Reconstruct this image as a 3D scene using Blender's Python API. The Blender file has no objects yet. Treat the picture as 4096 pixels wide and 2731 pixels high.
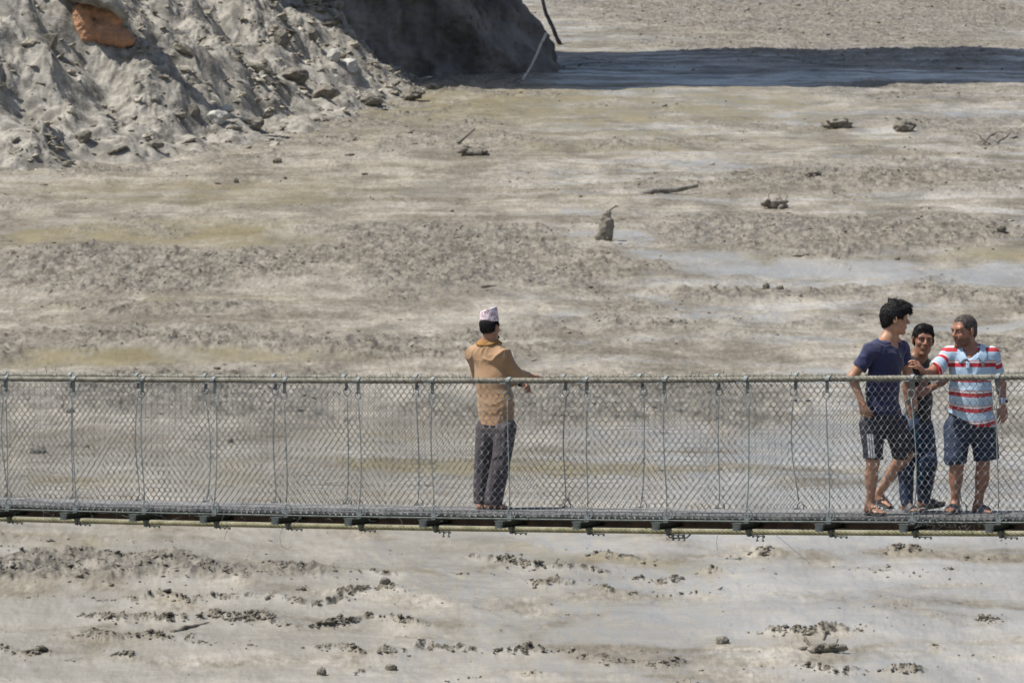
import bpy, math, random
import numpy as np
from mathutils import Vector, Matrix

random.seed(7)
rng = np.random.default_rng(7)
SC = bpy.context.scene
COL = SC.collection
R = math.radians

# ------------------------------------------------------------------ camera
F = 16100.0                       # focal length in photograph pixels (4096 wide)
TP = 0.019
PITCH = math.atan(TP)
cam_d = bpy.data.cameras.new('camera')
cam = bpy.data.objects.new('camera', cam_d)
COL.objects.link(cam)
cam.location = (0, 0, 0)
cam.rotation_euler = (math.pi / 2 - PITCH, 0, 0)
cam_d.sensor_width = 36
cam_d.lens = 36 * F / 4096
cam_d.clip_start = 0.5
cam_d.clip_end = 3000
cam_d.dof.use_dof = True
cam_d.dof.focus_distance = 34.6
cam_d.dof.aperture_fstop = 9.0
SC.camera = cam

# ------------------------------------------------------------------ light
EL, AZ = R(60), R(12)
S = Vector((-math.cos(EL) * math.cos(AZ), -math.cos(EL) * math.sin(AZ), math.sin(EL)))
world = bpy.data.worlds.new('World')
SC.world = world
world.use_nodes = True
wn = world.node_tree
bg = wn.nodes['Background']
sky = wn.nodes.new('ShaderNodeTexSky')
sky.sky_type = 'NISHITA'
sky.sun_disc = False
sky.dust_density = 1.6
sky.sun_elevation = EL
sky.sun_rotation = math.atan2(S.x, S.y)
wn.links.new(sky.outputs[0], bg.inputs[0])
bg.inputs[1].default_value = 0.10
sun_d = bpy.data.lights.new('sun', 'SUN')
sun_d.energy = 4.9
sun_d.angle = R(0.5)
sun_d.color = (1.0, 0.965, 0.905)
sun = bpy.data.objects.new('sun', sun_d)
COL.objects.link(sun)
sun.rotation_euler = S.to_track_quat('Z', 'Y').to_euler()
SC.view_settings.view_transform = 'Standard'
SC.view_settings.look = 'None'
SC.view_settings.exposure = 0.20
SC.view_settings.gamma = 1.0

# ------------------------------------------------------------------ helpers
cp, sp = math.cos(PITCH), math.sin(PITCH)


def U(px, py, d):
    """point seen at photograph pixel px,py at distance d in front of the camera"""
    a = (px - 2048) / F
    b = (py - 1365.5) / F
    v = np.array([a, cp - b * sp, -sp - b * cp])
    return v * (d / v[1])


def tag(o, label=None, cat=None, group=None, kind=None):
    if label: o['label'] = label
    if cat: o['category'] = cat
    if group: o['group'] = group
    if kind: o['kind'] = kind
    return o


def empty(name, loc, label=None, cat=None, group=None):
    o = bpy.data.objects.new(name, None)
    COL.objects.link(o)
    o.location = Vector([float(c) for c in loc])
    o.empty_display_size = 0.2
    return tag(o, label, cat, group)


def mesh_np(name, V, Fq, mat=None, parent=None, smooth=True, loc=None, attrs=None):
    """V (n,3) array; Fq (m,4) or (m,3) array or list of arrays"""
    V = np.asarray(V, dtype=np.float64)
    if loc is not None:
        V = V - np.asarray(loc, dtype=np.float64)
    me = bpy.data.meshes.new(name)
    if isinstance(Fq, np.ndarray):
        Fq = [Fq]
    tot = [f.ravel() for f in Fq if len(f)]
    cnt = [np.full(len(f), f.shape[1]) for f in Fq if len(f)]
    L = np.concatenate(tot).astype(np.int32)
    C = np.concatenate(cnt).astype(np.int32)
    me.vertices.add(len(V))
    me.vertices.foreach_set('co', V.astype(np.float32).ravel())
    me.loops.add(len(L))
    me.loops.foreach_set('vertex_index', L)
    me.polygons.add(len(C))
    st = np.concatenate([[0], np.cumsum(C)[:-1]]).astype(np.int32)
    me.polygons.foreach_set('loop_start', st)
    me.polygons.foreach_set('use_smooth', np.full(len(C), smooth))
    me.update(calc_edges=True)
    if attrs:
        for k, a in attrs.items():
            at = me.attributes.new(k, 'FLOAT', 'POINT')
            at.data.foreach_set('value', np.asarray(a, dtype=np.float32))
    me.validate()
    o = bpy.data.objects.new(name, me)
    if mat: me.materials.append(mat)
    COL.objects.link(o)
    if parent:
        o.parent = parent
    elif loc is not None:
        o.location = Vector([float(c) for c in loc])
    return o


class MB:
    """collects shapes into one mesh"""
    def __init__(s):
        s.V = []; s.F4 = []; s.F3 = []; s.n = 0

    def put(s, V, F4=None, F3=None):
        V = np.asarray(V, float).reshape(-1, 3)
        if F4 is not None and len(F4): s.F4.append(np.asarray(F4) + s.n)
        if F3 is not None and len(F3): s.F3.append(np.asarray(F3) + s.n)
        s.V.append(V); s.n += len(V)

    def box(s, c, ax, ay, az):
        """centre and three half-axis vectors"""
        c, ax, ay, az = [np.asarray(v, float) for v in (c, ax, ay, az)]
        V = [c + i * ax + j * ay + k * az for i in (-1, 1) for j in (-1, 1) for k in (-1, 1)]
        s.put(V, [[0, 1, 3, 2], [4, 6, 7, 5], [0, 4, 5, 1], [2, 3, 7, 6], [0, 2, 6, 4], [1, 5, 7, 3]])

    def tubes(s, P, r, n=6, ref=(0.31, 0.87, 0.38), caps=True):
        """P (W,N,3), r scalar or (N,) or (W,N)"""
        P = np.asarray(P, float)
        if P.ndim == 2: P = P[None]
        W, N, _ = P.shape
        T = np.gradient(P, axis=1)
        T /= np.linalg.norm(T, axis=2, keepdims=True) + 1e-9
        ref = np.broadcast_to(np.asarray(ref, float), T.shape)
        A = np.cross(T, ref); A /= np.linalg.norm(A, axis=2, keepdims=True) + 1e-9
        B = np.cross(T, A)
        r = np.broadcast_to(np.asarray(r, float), (W, N))
        th = np.arange(n) * 2 * np.pi / n
        V = P[:, :, None] + r[:, :, None, None] * (A[:, :, None] * np.cos(th)[None, None, :, None] + B[:, :, None] * np.sin(th)[None, None, :, None])
        idx = np.arange(W * N * n).reshape(W, N, n)
        a = idx[:, :-1]; b = idx[:, 1:]
        a2 = np.roll(a, -1, axis=2); b2 = np.roll(b, -1, axis=2)
        F4 = np.stack([a, a2, b2, b], -1).reshape(-1, 4)
        V = V.reshape(-1, 3)
        F3 = None
        if caps:
            base = len(V)
            V = np.vstack([V, P[:, 0], P[:, -1]])
            fs = []
            for w_ in range(W):
                c0 = base + w_; c1 = base + W + w_
                i0 = idx[w_, 0]; i1 = idx[w_, -1]
                fs.append(np.stack([np.full(n, c0), np.roll(i0, -1), i0], 1))
                fs.append(np.stack([np.full(n, c1), i1, np.roll(i1, -1)], 1))
            F3 = np.concatenate(fs)
        s.put(V, F4, F3)

    def build(s, name, mat, parent=None, smooth=True, loc=None):
        return mesh_np(name, np.vstack(s.V), [np.concatenate(x) for x in (s.F4, s.F3) if x], mat, parent, smooth, loc)


# ---- gradient noise
_g = np.random.default_rng(3)
_perm = np.tile(_g.permutation(256), 3)
_ang = _g.random(256) * 2 * np.pi
_gx, _gy = np.cos(_ang), np.sin(_ang)
_g3 = _g.normal(size=(256, 3)); _g3 /= np.linalg.norm(_g3, axis=1, keepdims=True)


def n2(x, y, seed=0):
    x = x + seed * 17.13; y = y + seed * 9.71
    xi = np.floor(x).astype(np.int64); yi = np.floor(y).astype(np.int64)
    xf = x - xi; yf = y - yi
    u = xf * xf * xf * (xf * (xf * 6 - 15) + 10); v = yf * yf * yf * (yf * (yf * 6 - 15) + 10)
    def g(i, j):
        h = _perm[_perm[(xi + i) & 255] + ((yi + j) & 255)]
        return _gx[h] * (xf - i) + _gy[h] * (yf - j)
    a = g(0, 0); b = g(1, 0); c = g(0, 1); d = g(1, 1)
    return 1.5 * (a + u * (b - a) + v * (c - a + u * (a - b - c + d)))


def fbm(x, y, o=4, seed=0, rough=0.5, ridged=False):
    t = 0; a = 1; s_ = 0
    for k in range(o):
        n = n2(x, y, seed + k * 3)
        if ridged: n = 1 - 2 * np.abs(n)
        t = t + a * n; s_ += a; a *= rough; x = x * 2.03; y = y * 2.03
    return t / s_


def n3(P, seed=0):
    P = P + seed * 7.31
    I = np.floor(P).astype(np.int64); f = P - I
    w = f * f * (3 - 2 * f)
    r = 0
    for i in (0, 1):
        for j in (0, 1):
            for k in (0, 1):
                h = _perm[_perm[_perm[(I[..., 0] + i) & 255] + ((I[..., 1] + j) & 255)] + ((I[..., 2] + k) & 255)]
                g = _g3[h]
                d = g[..., 0] * (f[..., 0] - i) + g[..., 1] * (f[..., 1] - j) + g[..., 2] * (f[..., 2] - k)
                wt = (w[..., 0] if i else 1 - w[..., 0]) * (w[..., 1] if j else 1 - w[..., 1]) * (w[..., 2] if k else 1 - w[..., 2])
                r = r + d * wt
    return r * 1.6


def worley(x, y, seed=0):
    x = x + seed * 3.7; y = y + seed * 5.3
    xi = np.floor(x).astype(np.int64); yi = np.floor(y).astype(np.int64)
    f1 = np.full(x.shape, 9.); f2 = np.full(x.shape, 9.); hid = np.zeros(x.shape)
    for i in (-1, 0, 1):
        for j in (-1, 0, 1):
            h = _perm[_perm[(xi + i) & 255] + ((yi + j) & 255)]
            d = np.hypot(xi + i + .1 + .8 * (h / 255.) - x, yi + j + .1 + .8 * (_perm[h] / 255.) - y)
            c = d < f1
            f2 = np.where(c, f1, np.minimum(f2, d)); hid = np.where(c, _perm[h + 7] / 255., hid); f1 = np.where(c, d, f1)
    return f1, f2, hid


def sstep(a, b, x):
    t = np.clip((x - a) / (b - a), 0, 1)
    return t * t * (3 - 2 * t)


# ---- materials
def mat(name, col, rough=0.6, col2=None, scale=8.0, bump=0.0, bscale=None, metal=0.0, spec=0.5, stretch=(1, 1, 1), detail=4, sheen=0.0, sss=0.0, lo=0.35, hi=0.65):
    m = bpy.data.materials.new(name)
    m.use_nodes = True
    nt = m.node_tree
    b = nt.nodes['Principled BSDF']
    b.inputs['Roughness'].default_value = rough
    b.inputs['Metallic'].default_value = metal
    b.inputs['Specular IOR Level'].default_value = spec
    if sheen: b.inputs['Sheen Weight'].default_value = sheen
    if sss:
        b.inputs['Subsurface Weight'].default_value = sss
        b.inputs['Subsurface Radius'].default_value = (0.01, 0.004, 0.002)
        b.inputs['Subsurface Scale'].default_value = 1.0
    tc = nt.nodes.new('ShaderNodeTexCoord')
    mp = nt.nodes.new('ShaderNodeMapping')
    mp.inputs['Scale'].default_value = stretch
    nt.links.new(tc.outputs['Object'], mp.inputs[0])
    no = nt.nodes.new('ShaderNodeTexNoise')
    no.inputs['Scale'].default_value = scale
    no.inputs['Detail'].default_value = detail
    nt.links.new(mp.outputs[0], no.inputs['Vector'])
    rp = nt.nodes.new('ShaderNodeValToRGB')
    c2 = col2 or tuple(c * 0.72 for c in col)
    rp.color_ramp.elements[0].position = lo
    rp.color_ramp.elements[1].position = hi
    rp.color_ramp.elements[0].color = (*c2, 1)
    rp.color_ramp.elements[1].color = (*col, 1)
    nt.links.new(no.outputs[0], rp.inputs[0])
    nt.links.new(rp.outputs[0], b.inputs['Base Color'])
    if bump:
        nb = nt.nodes.new('ShaderNodeTexNoise')
        nb.inputs['Scale'].default_value = bscale or scale * 3
        nb.inputs['Detail'].default_value = 5
        nt.links.new(mp.outputs[0], nb.inputs['Vector'])
        bp = nt.nodes.new('ShaderNodeBump')
        bp.inputs['Strength'].default_value = 1.0
        bp.inputs['Distance'].default_value = bump
        nt.links.new(nb.outputs[0], bp.inputs['Height'])
        nt.links.new(bp.outputs[0], b.inputs['Normal'])
    return m


# ------------------------------------------------------------------ ground shape
GA, GG = -16.95, 0.122


def river_depth(px, py):
    t = TP + (py - 1365.5) / F
    y = -GA / (t + GG)
    return (px - 2048) / F * y, y


# patches of churned debris, in photograph pixels, laid out on the river plane
OV = 1.7415
ROUGH = [(300, 615, 400, 62, 1), (1040, 590, 430, 85, 1), (1820, 535, 330, 42, 1), (2180, 540, 260, 48, 1), (400, 775, 520, 36, .9),
         (1000, 800, 330, 38, .8), (1810, 662, 380, 20, .9), (2200, 690, 260, 22, .8), (2180, 800, 260, 45, .9), (450, 925, 520, 55, .9),
         (1500, 925, 480, 40, .9), (250, 1310, 340, 35, 1), (1900, 30, 620, 55, 1), (2050, 405, 420, 36, .8), (1800, 60, 300, 30, .8),
         (1450, 330, 260, 14, .5), (1020, 330, 160, 34, .6), (1600, 430, 250, 20, .6), (2250, 300, 200, 40, .7), (1950, 110, 500, 40, .7),
         (200, 700, 300, 18, .5), (1300, 760, 300, 20, .5), (1200, 640, 250, 25, .7), (150, 1230, 260, 18, .5), (2150, 210, 350, 30, .5),
         (1960, 560, 200, 30, .9), (1480, 520, 180, 20, .4)]
CREST = [(600, 1370, 320, 26, 1), (830, 1400, 260, 14, 1), (650, 1360, 300, 12, 1), (850, 1500, 320, 24, .9), (1000, 1540, 420, 16, 1), (1780, 1470, 300, 12, 1.2),
         (1880, 1478, 110, 22, 1.6), (2250, 1335, 180, 10, 1), (2110, 1415, 110, 9, 1.1), (150, 1420, 180, 18, .8), (230, 1440, 260, 26, .8),
         (300, 1500, 300, 12, .7), (1150, 1490, 160, 12, .9), (1450, 1500, 200, 12, .7), (1380, 1540, 160, 12, .9), (1820, 1555, 130, 8, 1),
         (1650, 1295, 200, 14, .7), (1300, 1300, 160, 12, .8), (2000, 1262, 240, 12, .8), (1100, 1320, 160, 14, .7), (1500, 1335, 220, 14, .6),
         (1250, 1500, 120, 8, .9), (2000, 1300, 200, 10, .4), (1560, 1470, 140, 6, .7), (900, 1340, 380, 16, .9),
         (2200, 1332, 220, 13, 1.4), (2110, 1415, 170, 12, 1.3), (1850, 1482, 380, 16, 1.3), (1300, 1306, 200, 12, 1.1), (1680, 1298, 260, 12, 1), (1150, 1476, 260, 12, 1.2), (2000, 1262, 260, 12, 1.1), (1350, 1545, 260, 12, 1.2), (420, 1424, 300, 14, 1.1)]
OCHRE = [(420, 545, 330, 30, 1), (250, 815, 520, 26, .9), (1150, 1095, 700, 26, 1), (1500, 1095, 420, 16, .8), (80, 1258, 230, 18, 1), (1350, 240, 620, 60, .75),
         (1500, 330, 500, 30, .5), (750, 1322, 250, 10, .9), (450, 440, 500, 30, .5), (700, 1010, 300, 12, .4), (1350, 1260, 420, 12, .5), (2280, 590, 170, 14, .8),
         (1650, 600, 250, 12, .4), (300, 700, 330, 14, .7), (1350, 100, 400, 30, .4), (100, 1110, 260, 16, .6)]
SHEEN = [(1480, 548, 240, 24, 1), (1800, 610, 430, 28, .9), (2200, 635, 260, 20, .8), (1650, 715, 430, 18, .7), (1250, 720, 320, 12, .5), (2200, 740, 200, 14, .8),
         (500, 815, 420, 12, .6), (1700, 1000, 650, 60, .7), (1950, 960, 500, 30, .7), (700, 1040, 520, 14, .6), (1500, 1140, 520, 20, .8), (900, 1160, 400, 14, .5),
         (250, 1280, 260, 8, .9), (950, 1240, 520, 14, .8), (1000, 1305, 420, 14, 1), (600, 1290, 150, 7, .9), (1700, 1400, 700, 40, .6), (400, 1370, 300, 20, .5),
         (1350, 1430, 500, 24, .6), (2200, 1500, 250, 40, .7), (200, 1530, 300, 18, .6), (1700, 400, 200, 10, .4), (250, 480, 330, 14, .4), (2300, 1180, 300, 30, .6)]


def patchfield(lst, x, y, seed, hard=.5):
    # warp the lookup so outlines are ragged and broken
    wx = x + 2.6 * n2(x * .13, y * .10, seed) + 1.2 * n2(x * .45, y * .3, seed + 1)
    wy = y + 2.6 * n2(x * .10, y * .09, seed + 2) + 1.1 * n2(x * .5, y * .28, seed + 3)
    out = np.zeros_like(x)
    for cx, cy, rx, ry, s_ in lst:
        X0, Y0 = river_depth(cx * OV, cy * OV)
        _, Y1 = river_depth(cx * OV, (cy + ry) * OV)
        RX = rx * OV / F * Y0
        RY = abs(Y0 - Y1)
        d = ((wx - X0) / RX) ** 2 + ((wy - Y0) / RY) ** 2
        out = np.maximum(out, s_ * (1 - sstep(.1, 1.9, d)))
    br = fbm(x * .42, y * .26, 5, seed + 5, .62)
    return np.clip(out * (1 - hard) + hard * np.maximum(out, .0) * sstep(-.30, .25, br + out * .55 - .25) * 1.25, 0, 1.4)


def river_base(x, y):
    return GA + GG * y


def river(x, y, full=False):
    rg = np.clip(patchfield(ROUGH, x, y, 11, .65) * 1.1, 0, 1)
    cr = patchfield(CREST, x, y, 21, .5)
    scat = sstep(.02, .50, fbm(x * .17 + .5 * n2(x * .1, y * .1, 8), y * .075, 6, 31, .64))
    r2 = np.clip(rg + .75 * scat * sstep(84, 112, y), 0, 1)
    r2 = np.clip(r2 + sstep(-9, -.5, bank_dist(x, y)) * sstep(-.25, .4, fbm(x * .35, y * .22, 4, 36, .62)), 0, 1)
    z = river_base(x, y)
    z = z + .24 * fbm(x * .11, y * .07, 3, 41) + .10 * fbm(x * .42, y * .16, 4, 42)
    # standing ripples and small chop over the whole flow (seen at a grazing angle, so drawn out in depth)
    fl = .16 * x + .5 * n2(x * .5, y * .2, 5)
    z = z + .045 * fbm(x * .9, (y + fl * 2) * .42, 5, 43, .62) + .022 * fbm(x * 2.6, y * 1.0, 5, 45, .68, True) * (1 + .8 * r2)
    # churned debris: clods of several sizes
    wx = x + .25 * n2(x * 2, y * .8, 57); wy = y + .6 * n2(x * 2, y * .8, 58)
    f1, f2, hh = worley(wx * 1.5, wy * .62, 1)
    cl1 = np.clip(1 - f1 * 1.3, 0, 1) * hh
    g1, g2, gh = worley(wx * 3.9, wy * 1.7, 2)
    cl2 = np.clip(1 - g1 * 1.2, 0, 1) * gh
    big = sstep(.05, .55, fbm(x * .7, y * .25, 4, 59, .62))
    z = z + r2 * (.08 * fbm(x * 1.1, y * .45, 4, 51, .62, True) + (.05 + .24 * big) * cl1 + .12 * cl2 + .12 * np.abs(fbm(x * 2.4, y * 1.0, 4, 54, .65)))
    # breaking crests: ridge lines running across the view
    lat = .16 * x + y + 1.8 * n2(x * .16, y * .1, 61) + .8 * n2(x * .6, y * .35, 62) + .35 * n2(x * 1.8, y * .9, 66)
    sg = ((lat / 2.3) % 1.0) - .5
    ph = np.abs(sg) * 2
    crest = np.exp(-((ph) / .20) ** 2) * sstep(-.30, .25, fbm(x * .55, y * .5, 3, 63))
    lump = np.clip(fbm(x * 5.5, y * 3.6, 5, 64, .7) + .2, 0, 1.2)
    near = sstep(112, 92, y)
    crw = np.clip(cr + .30 * near * sstep(-.1, .4, fbm(x * .12, y * .14, 3, 70)), 0, 1.6)
    onl = sstep(-.12, .22, fbm(x * .30, y * .5, 4, 72, .6) + .30 * np.clip(cr, 0, 1))
    # each crest rises slowly from behind and drops sharply on the near side, with a ragged lip
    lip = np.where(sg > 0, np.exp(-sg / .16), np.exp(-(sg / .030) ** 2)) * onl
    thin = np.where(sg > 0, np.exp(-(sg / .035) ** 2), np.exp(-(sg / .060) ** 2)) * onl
    swell = np.exp(-((ph) / .55) ** 2)
    crw = np.minimum(crw, 1.05)
    z = z + crw * .13 * lip * (.60 + .45 * lump) + (crw * .5 + .4 * near) * .05 * swell + near * .035 * fbm(x * .8 + 2 * n2(x * .3, y * .2, 9), y * 1.2, 4, 47, .6)
    z = z + np.minimum(cr, 1) * crest * (.02 + .07 * lump + .04 * cl2) + cr * .04 * lump * sstep(-.1, .4, fbm(x * 1.3, y * 1.0, 3, 67))
    if full:
        tex = fbm(x * 3.0, y * 1.3, 5, 68, .72)
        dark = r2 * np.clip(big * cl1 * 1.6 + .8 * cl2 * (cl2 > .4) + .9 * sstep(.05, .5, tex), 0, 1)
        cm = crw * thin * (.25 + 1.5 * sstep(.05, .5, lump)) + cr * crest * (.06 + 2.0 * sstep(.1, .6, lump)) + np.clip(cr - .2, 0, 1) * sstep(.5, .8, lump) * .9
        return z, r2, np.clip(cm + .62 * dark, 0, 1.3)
    return z


# bank at the upper left
WL = np.array([(-60, 140), (-30, 163), (-21.6, 170), (-15.8, 175.5), (-10.7, 182.5), (-7.9, 195), (-4.6, 207), (-3.6, 216), (-5, 228), (-10, 246), (-60, 262)], float)


def bank_dist(x, y):
    inside = np.zeros(x.shape, bool)
    dm = np.full(x.shape, 1e9)
    n = len(WL)
    for i in range(n):
        ax, ay = WL[i]; bx, by = WL[(i + 1) % n]
        vx, vy = bx - ax, by - ay
        t = np.clip(((x - ax) * vx + (y - ay) * vy) / (vx * vx + vy * vy), 0, 1)
        dm = np.minimum(dm, np.hypot(x - ax - t * vx, y - ay - t * vy))
        c = ((ay > y) != (by > y)) & (x < (bx - ax) * (y - ay) / (by - ay + 1e-12) + ax)
        inside ^= c
    return np.where(inside, dm, -dm)


def bank(x, y):
    wx = x + 1.4 * n2(x * .25, y * .2, 71) + .6 * n2(x * .9, y * .6, 69); wy = y + 2.0 * n2(x * .25, y * .2, 72)
    d = bank_dist(wx, wy)
    z = river_base(x, y) - .25
    dd = np.clip(d, 0, 18)
    z = z + .16 * np.clip(d, -3, 3) + .05 * np.clip(d, 0, 3) ** 2 + .72 * np.clip(dd - 3, 0, 20)
    on = sstep(-.5, 3.5, d) * .9 + .1 * sstep(-2, 0, d)
    big = fbm(x * .22, y * .2, 3, 73)
    z = z + on * 1.3 * big
    # clods, blocks and hollows
    wx = x + .5 * n2(x * .9, y * .8, 79); wy = y + .5 * n2(x * .9, y * .8, 80)
    f1, f2, h1 = worley(wx * .48, wy * .36, 5)
    g1, g2, h2 = worley(wx * 1.7, wy * 1.45, 6)
    k1, k2, h3 = worley(wx * 4.3, wy * 3.6, 7)
    patch = sstep(-.30, .35, fbm(x * .26, y * .22, 4, 76))
    blocks = (h1 - .35) * sstep(.0, .20, f2 - f1) * 1.0
    z = z + on * (patch * (.40 * blocks + .26 * (h2 - .4) * sstep(0, .25, g2 - g1) + .22 * h3 * np.clip(1 - k1 * 1.2, 0, 1) + .13 * fbm(x * 3.2, y * 2.6, 4, 68, .68) + .16 * fbm(x * .8, y * .7, 4, 74, .6, True))
                  + (1 - patch) * (.10 * fbm(x * 2, y * 2, 4, 77) + .22 * (h2 > .72) * np.clip(1 - g1 * 1.6, 0, 1)))
    return z, patch


def surf(x, y):
    x = np.asarray(x, float); y = np.asarray(y, float)
    return np.maximum(river(x, y), bank(x, y)[0])


def ground_hit(px, py):
    ds = np.linspace(70, 330, 5200)
    P0 = np.array([U(px, py, 1.0)])[0]
    X = P0[0] * ds; Z = P0[2] * ds
    s_ = surf(X, ds)
    k = np.argmax(s_ > Z)
    return np.array([X[k], ds[k], s_[k]])


# ------------------------------------------------------------------ water and mud
def river_material():
    m = bpy.data.materials.new('muddy water')
    m.use_nodes = True
    nt = m.node_tree; N = nt.nodes; L = nt.links
    b = N['Principled BSDF']
    tc = N.new('ShaderNodeTexCoord')
    def at(n):
        a = N.new('ShaderNodeAttribute'); a.attribute_name = n; return a.outputs['Fac']
    def noise(sc, det, st, rough=.6):
        mp = N.new('ShaderNodeMapping'); mp.inputs['Scale'].default_value = st
        L.new(tc.outputs['Object'], mp.inputs[0])
        no = N.new('ShaderNodeTexNoise'); no.inputs['Scale'].default_value = sc; no.inputs['Detail'].default_value = det
        no.inputs['Roughness'].default_value = rough
        L.new(mp.outputs[0], no.inputs['Vector']); return no.outputs[0]
    def mix(f, a, c):
        x = N.new('ShaderNodeMix'); x.data_type = 'RGBA'
        if isinstance(f, float): x.inputs[0].default_value = f
        else: L.new(f, x.inputs[0])
        for s_, v in ((6, a), (7, c)):
            if isinstance(v, tuple): x.inputs[s_].default_value = (*v, 1)
            else: L.new(v, x.inputs[s_])
        return x.outputs[2]
    def ramp(f, p0, p1, v0=0., v1=1.):
        x = N.new('ShaderNodeMapRange'); x.interpolation_type = 'SMOOTHSTEP'
        L.new(f, x.inputs[0]); x.inputs[1].default_value = p0; x.inputs[2].default_value = p1
        x.inputs[3].default_value = v0; x.inputs[4].default_value = v1
        return x.outputs[0]
    def math_(op, a, c):
        x = N.new('ShaderNodeMath'); x.operation = op; x.use_clamp = True
        for i, v in ((0, a), (1, c)):
            if isinstance(v, float): x.inputs[i].default_value = v
            else: L.new(v, x.inputs[i])
        return x.outputs[0]
    streak = noise(.50, 12, (.62, .36, 1), .66)
    base = mix(ramp(streak, .36, .62), (.205, .183, .143), (.392, .360, .302))
    fine = noise(8.5, 6, (1, .24, 1), .7)
    fcol = mix(ramp(fine, .36, .62), (.74, .73, .71), (1.10, 1.10, 1.10))
    mid_ = noise(1.9, 8, (.55, .20, 1), .66)
    mcol = mix(ramp(mid_, .38, .60), (.80, .79, .77), (1.06, 1.06, 1.06))
    def rnoise(sc, det, st, rz, rough=.6):
        mp = N.new('ShaderNodeMapping'); mp.inputs['Scale'].default_value = st; mp.inputs['Rotation'].default_value = (0, 0, rz)
        L.new(tc.outputs['Object'], mp.inputs[0])
        no = N.new('ShaderNodeTexNoise'); no.inputs['Scale'].default_value = sc; no.inputs['Detail'].default_value = det
        no.inputs['Roughness'].default_value = rough; no.inputs['Distortion'].default_value = .6
        L.new(mp.outputs[0], no.inputs['Vector']); return no.outputs[0]
    flow = rnoise(1., 7, (.085, .42, 1), -.16, .6)
    lcol = mix(ramp(flow, .40, .58), (.74, .72, .68), (1.12, 1.12, 1.13))
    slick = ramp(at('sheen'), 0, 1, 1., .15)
    def mul(a_, c_):
        x = N.new('ShaderNodeMix'); x.data_type = 'RGBA'; x.blend_type = 'MULTIPLY'; L.new(slick, x.inputs[0])
        L.new(a_, x.inputs[6]); L.new(c_, x.inputs[7]); return x.outputs[2]
    base = mul(mul(base, fcol), mcol)
    def mul1(a_, c_):
        x = N.new('ShaderNodeMix'); x.data_type = 'RGBA'; x.blend_type = 'MULTIPLY'; x.inputs[0].default_value = 1.
        L.new(a_, x.inputs[6]); L.new(c_, x.inputs[7]); return x.outputs[2]
    base = mul1(base, lcol)
    base = mix(ramp(at('sheen'), .1, 1., 0., .60), base, (.350, .333, .298))  # wet sheen strengthened by a paler painted base colour
    och = math_('MULTIPLY', at('ochre'), ramp(noise(.7, 6, (.6, .3, 1)), .38, .54, .30, 1.))
    base = mix(och, base, (.220, .188, .112))
    rough_n = noise(2.4, 10, (1, .4, 1), .76)
    deb = mix(ramp(rough_n, .40, .62), (.088, .078, .062), (.255, .231, .190))
    base = mix(math_('MULTIPLY', at('rough'), .85), base, deb)
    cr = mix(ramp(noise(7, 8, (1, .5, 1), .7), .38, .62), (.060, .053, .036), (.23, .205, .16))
    base = mix(ramp(at('crest'), .15, .65), base, cr)  # wet debris colour, with the crests' shaded side painted in too
    L.new(base, b.inputs['Base Color'])
    # smoothness
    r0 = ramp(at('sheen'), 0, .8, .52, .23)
    ra = N.new('ShaderNodeMath'); ra.operation = 'MULTIPLY_ADD'; ra.use_clamp = True
    r1 = math_('MULTIPLY', r0, ramp(flow, .44, .60, 1.15, .55))
    L.new(at('rough'), ra.inputs[0]); ra.inputs[1].default_value = .3; L.new(r1, ra.inputs[2])
    L.new(ra.outputs[0], b.inputs['Roughness'])
    b.inputs['Specular IOR Level'].default_value = .5
    b.inputs['IOR'].default_value = 1.38
    n_f = noise(5.5, 12, (1, .45, 1), .72)
    n_s = noise(1.8, 8, (.8, .45, 1), .62)
    bp = N.new('ShaderNodeBump'); bp.inputs['Distance'].default_value = .055; bp.inputs['Strength'].default_value = 1
    L.new(n_f, bp.inputs['Height'])
    st0 = ramp(at('rough'), 0, 1, .55, 1.)
    st = math_('MULTIPLY', st0, ramp(at('sheen'), 0, 1, 1., .45))
    L.new(st, bp.inputs['Strength'])
    bp2 = N.new('ShaderNodeBump'); bp2.inputs['Distance'].default_value = .05; bp2.inputs['Strength'].default_value = .4
    L.new(n_s, bp2.inputs['Height']); L.new(bp.outputs[0], bp2.inputs['Normal'])
    bp3 = N.new('ShaderNodeBump'); bp3.inputs['Distance'].default_value = .06; bp3.inputs['Strength'].default_value = .55
    L.new(noise(1.6, 7, (.55, 1.25, 1), .6), bp3.inputs['Height']); L.new(bp2.outputs[0], bp3.inputs['Normal'])
    L.new(bp3.outputs[0], b.inputs['Normal'])
    return m


def grid_faces(nr, nc):
    i = np.arange(nr * nc).reshape(nr, nc)
    return np.stack([i[:-1, :-1], i[:-1, 1:], i[1:, 1:], i[1:, :-1]], -1).reshape(-1, 4)


NR, NC = 1150, 1500
yy = 62 * (345 / 62) ** (np.linspace(0, 1, NR))
uu = np.linspace(-.205, .205, NC)
Y = np.repeat(yy[:, None], NC, 1); X = Y * uu[None]
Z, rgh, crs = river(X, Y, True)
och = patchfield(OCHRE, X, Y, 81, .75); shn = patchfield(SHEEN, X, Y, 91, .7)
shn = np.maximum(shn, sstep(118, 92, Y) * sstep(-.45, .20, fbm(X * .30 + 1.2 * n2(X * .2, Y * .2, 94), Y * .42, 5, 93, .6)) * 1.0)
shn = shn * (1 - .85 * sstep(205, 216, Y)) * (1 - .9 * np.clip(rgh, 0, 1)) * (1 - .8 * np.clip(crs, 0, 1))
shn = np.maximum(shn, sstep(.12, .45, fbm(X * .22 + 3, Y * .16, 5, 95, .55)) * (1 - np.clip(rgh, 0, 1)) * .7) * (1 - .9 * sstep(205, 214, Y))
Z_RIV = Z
V = np.stack([X, Y, Z], -1).reshape(-1, 3)
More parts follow.
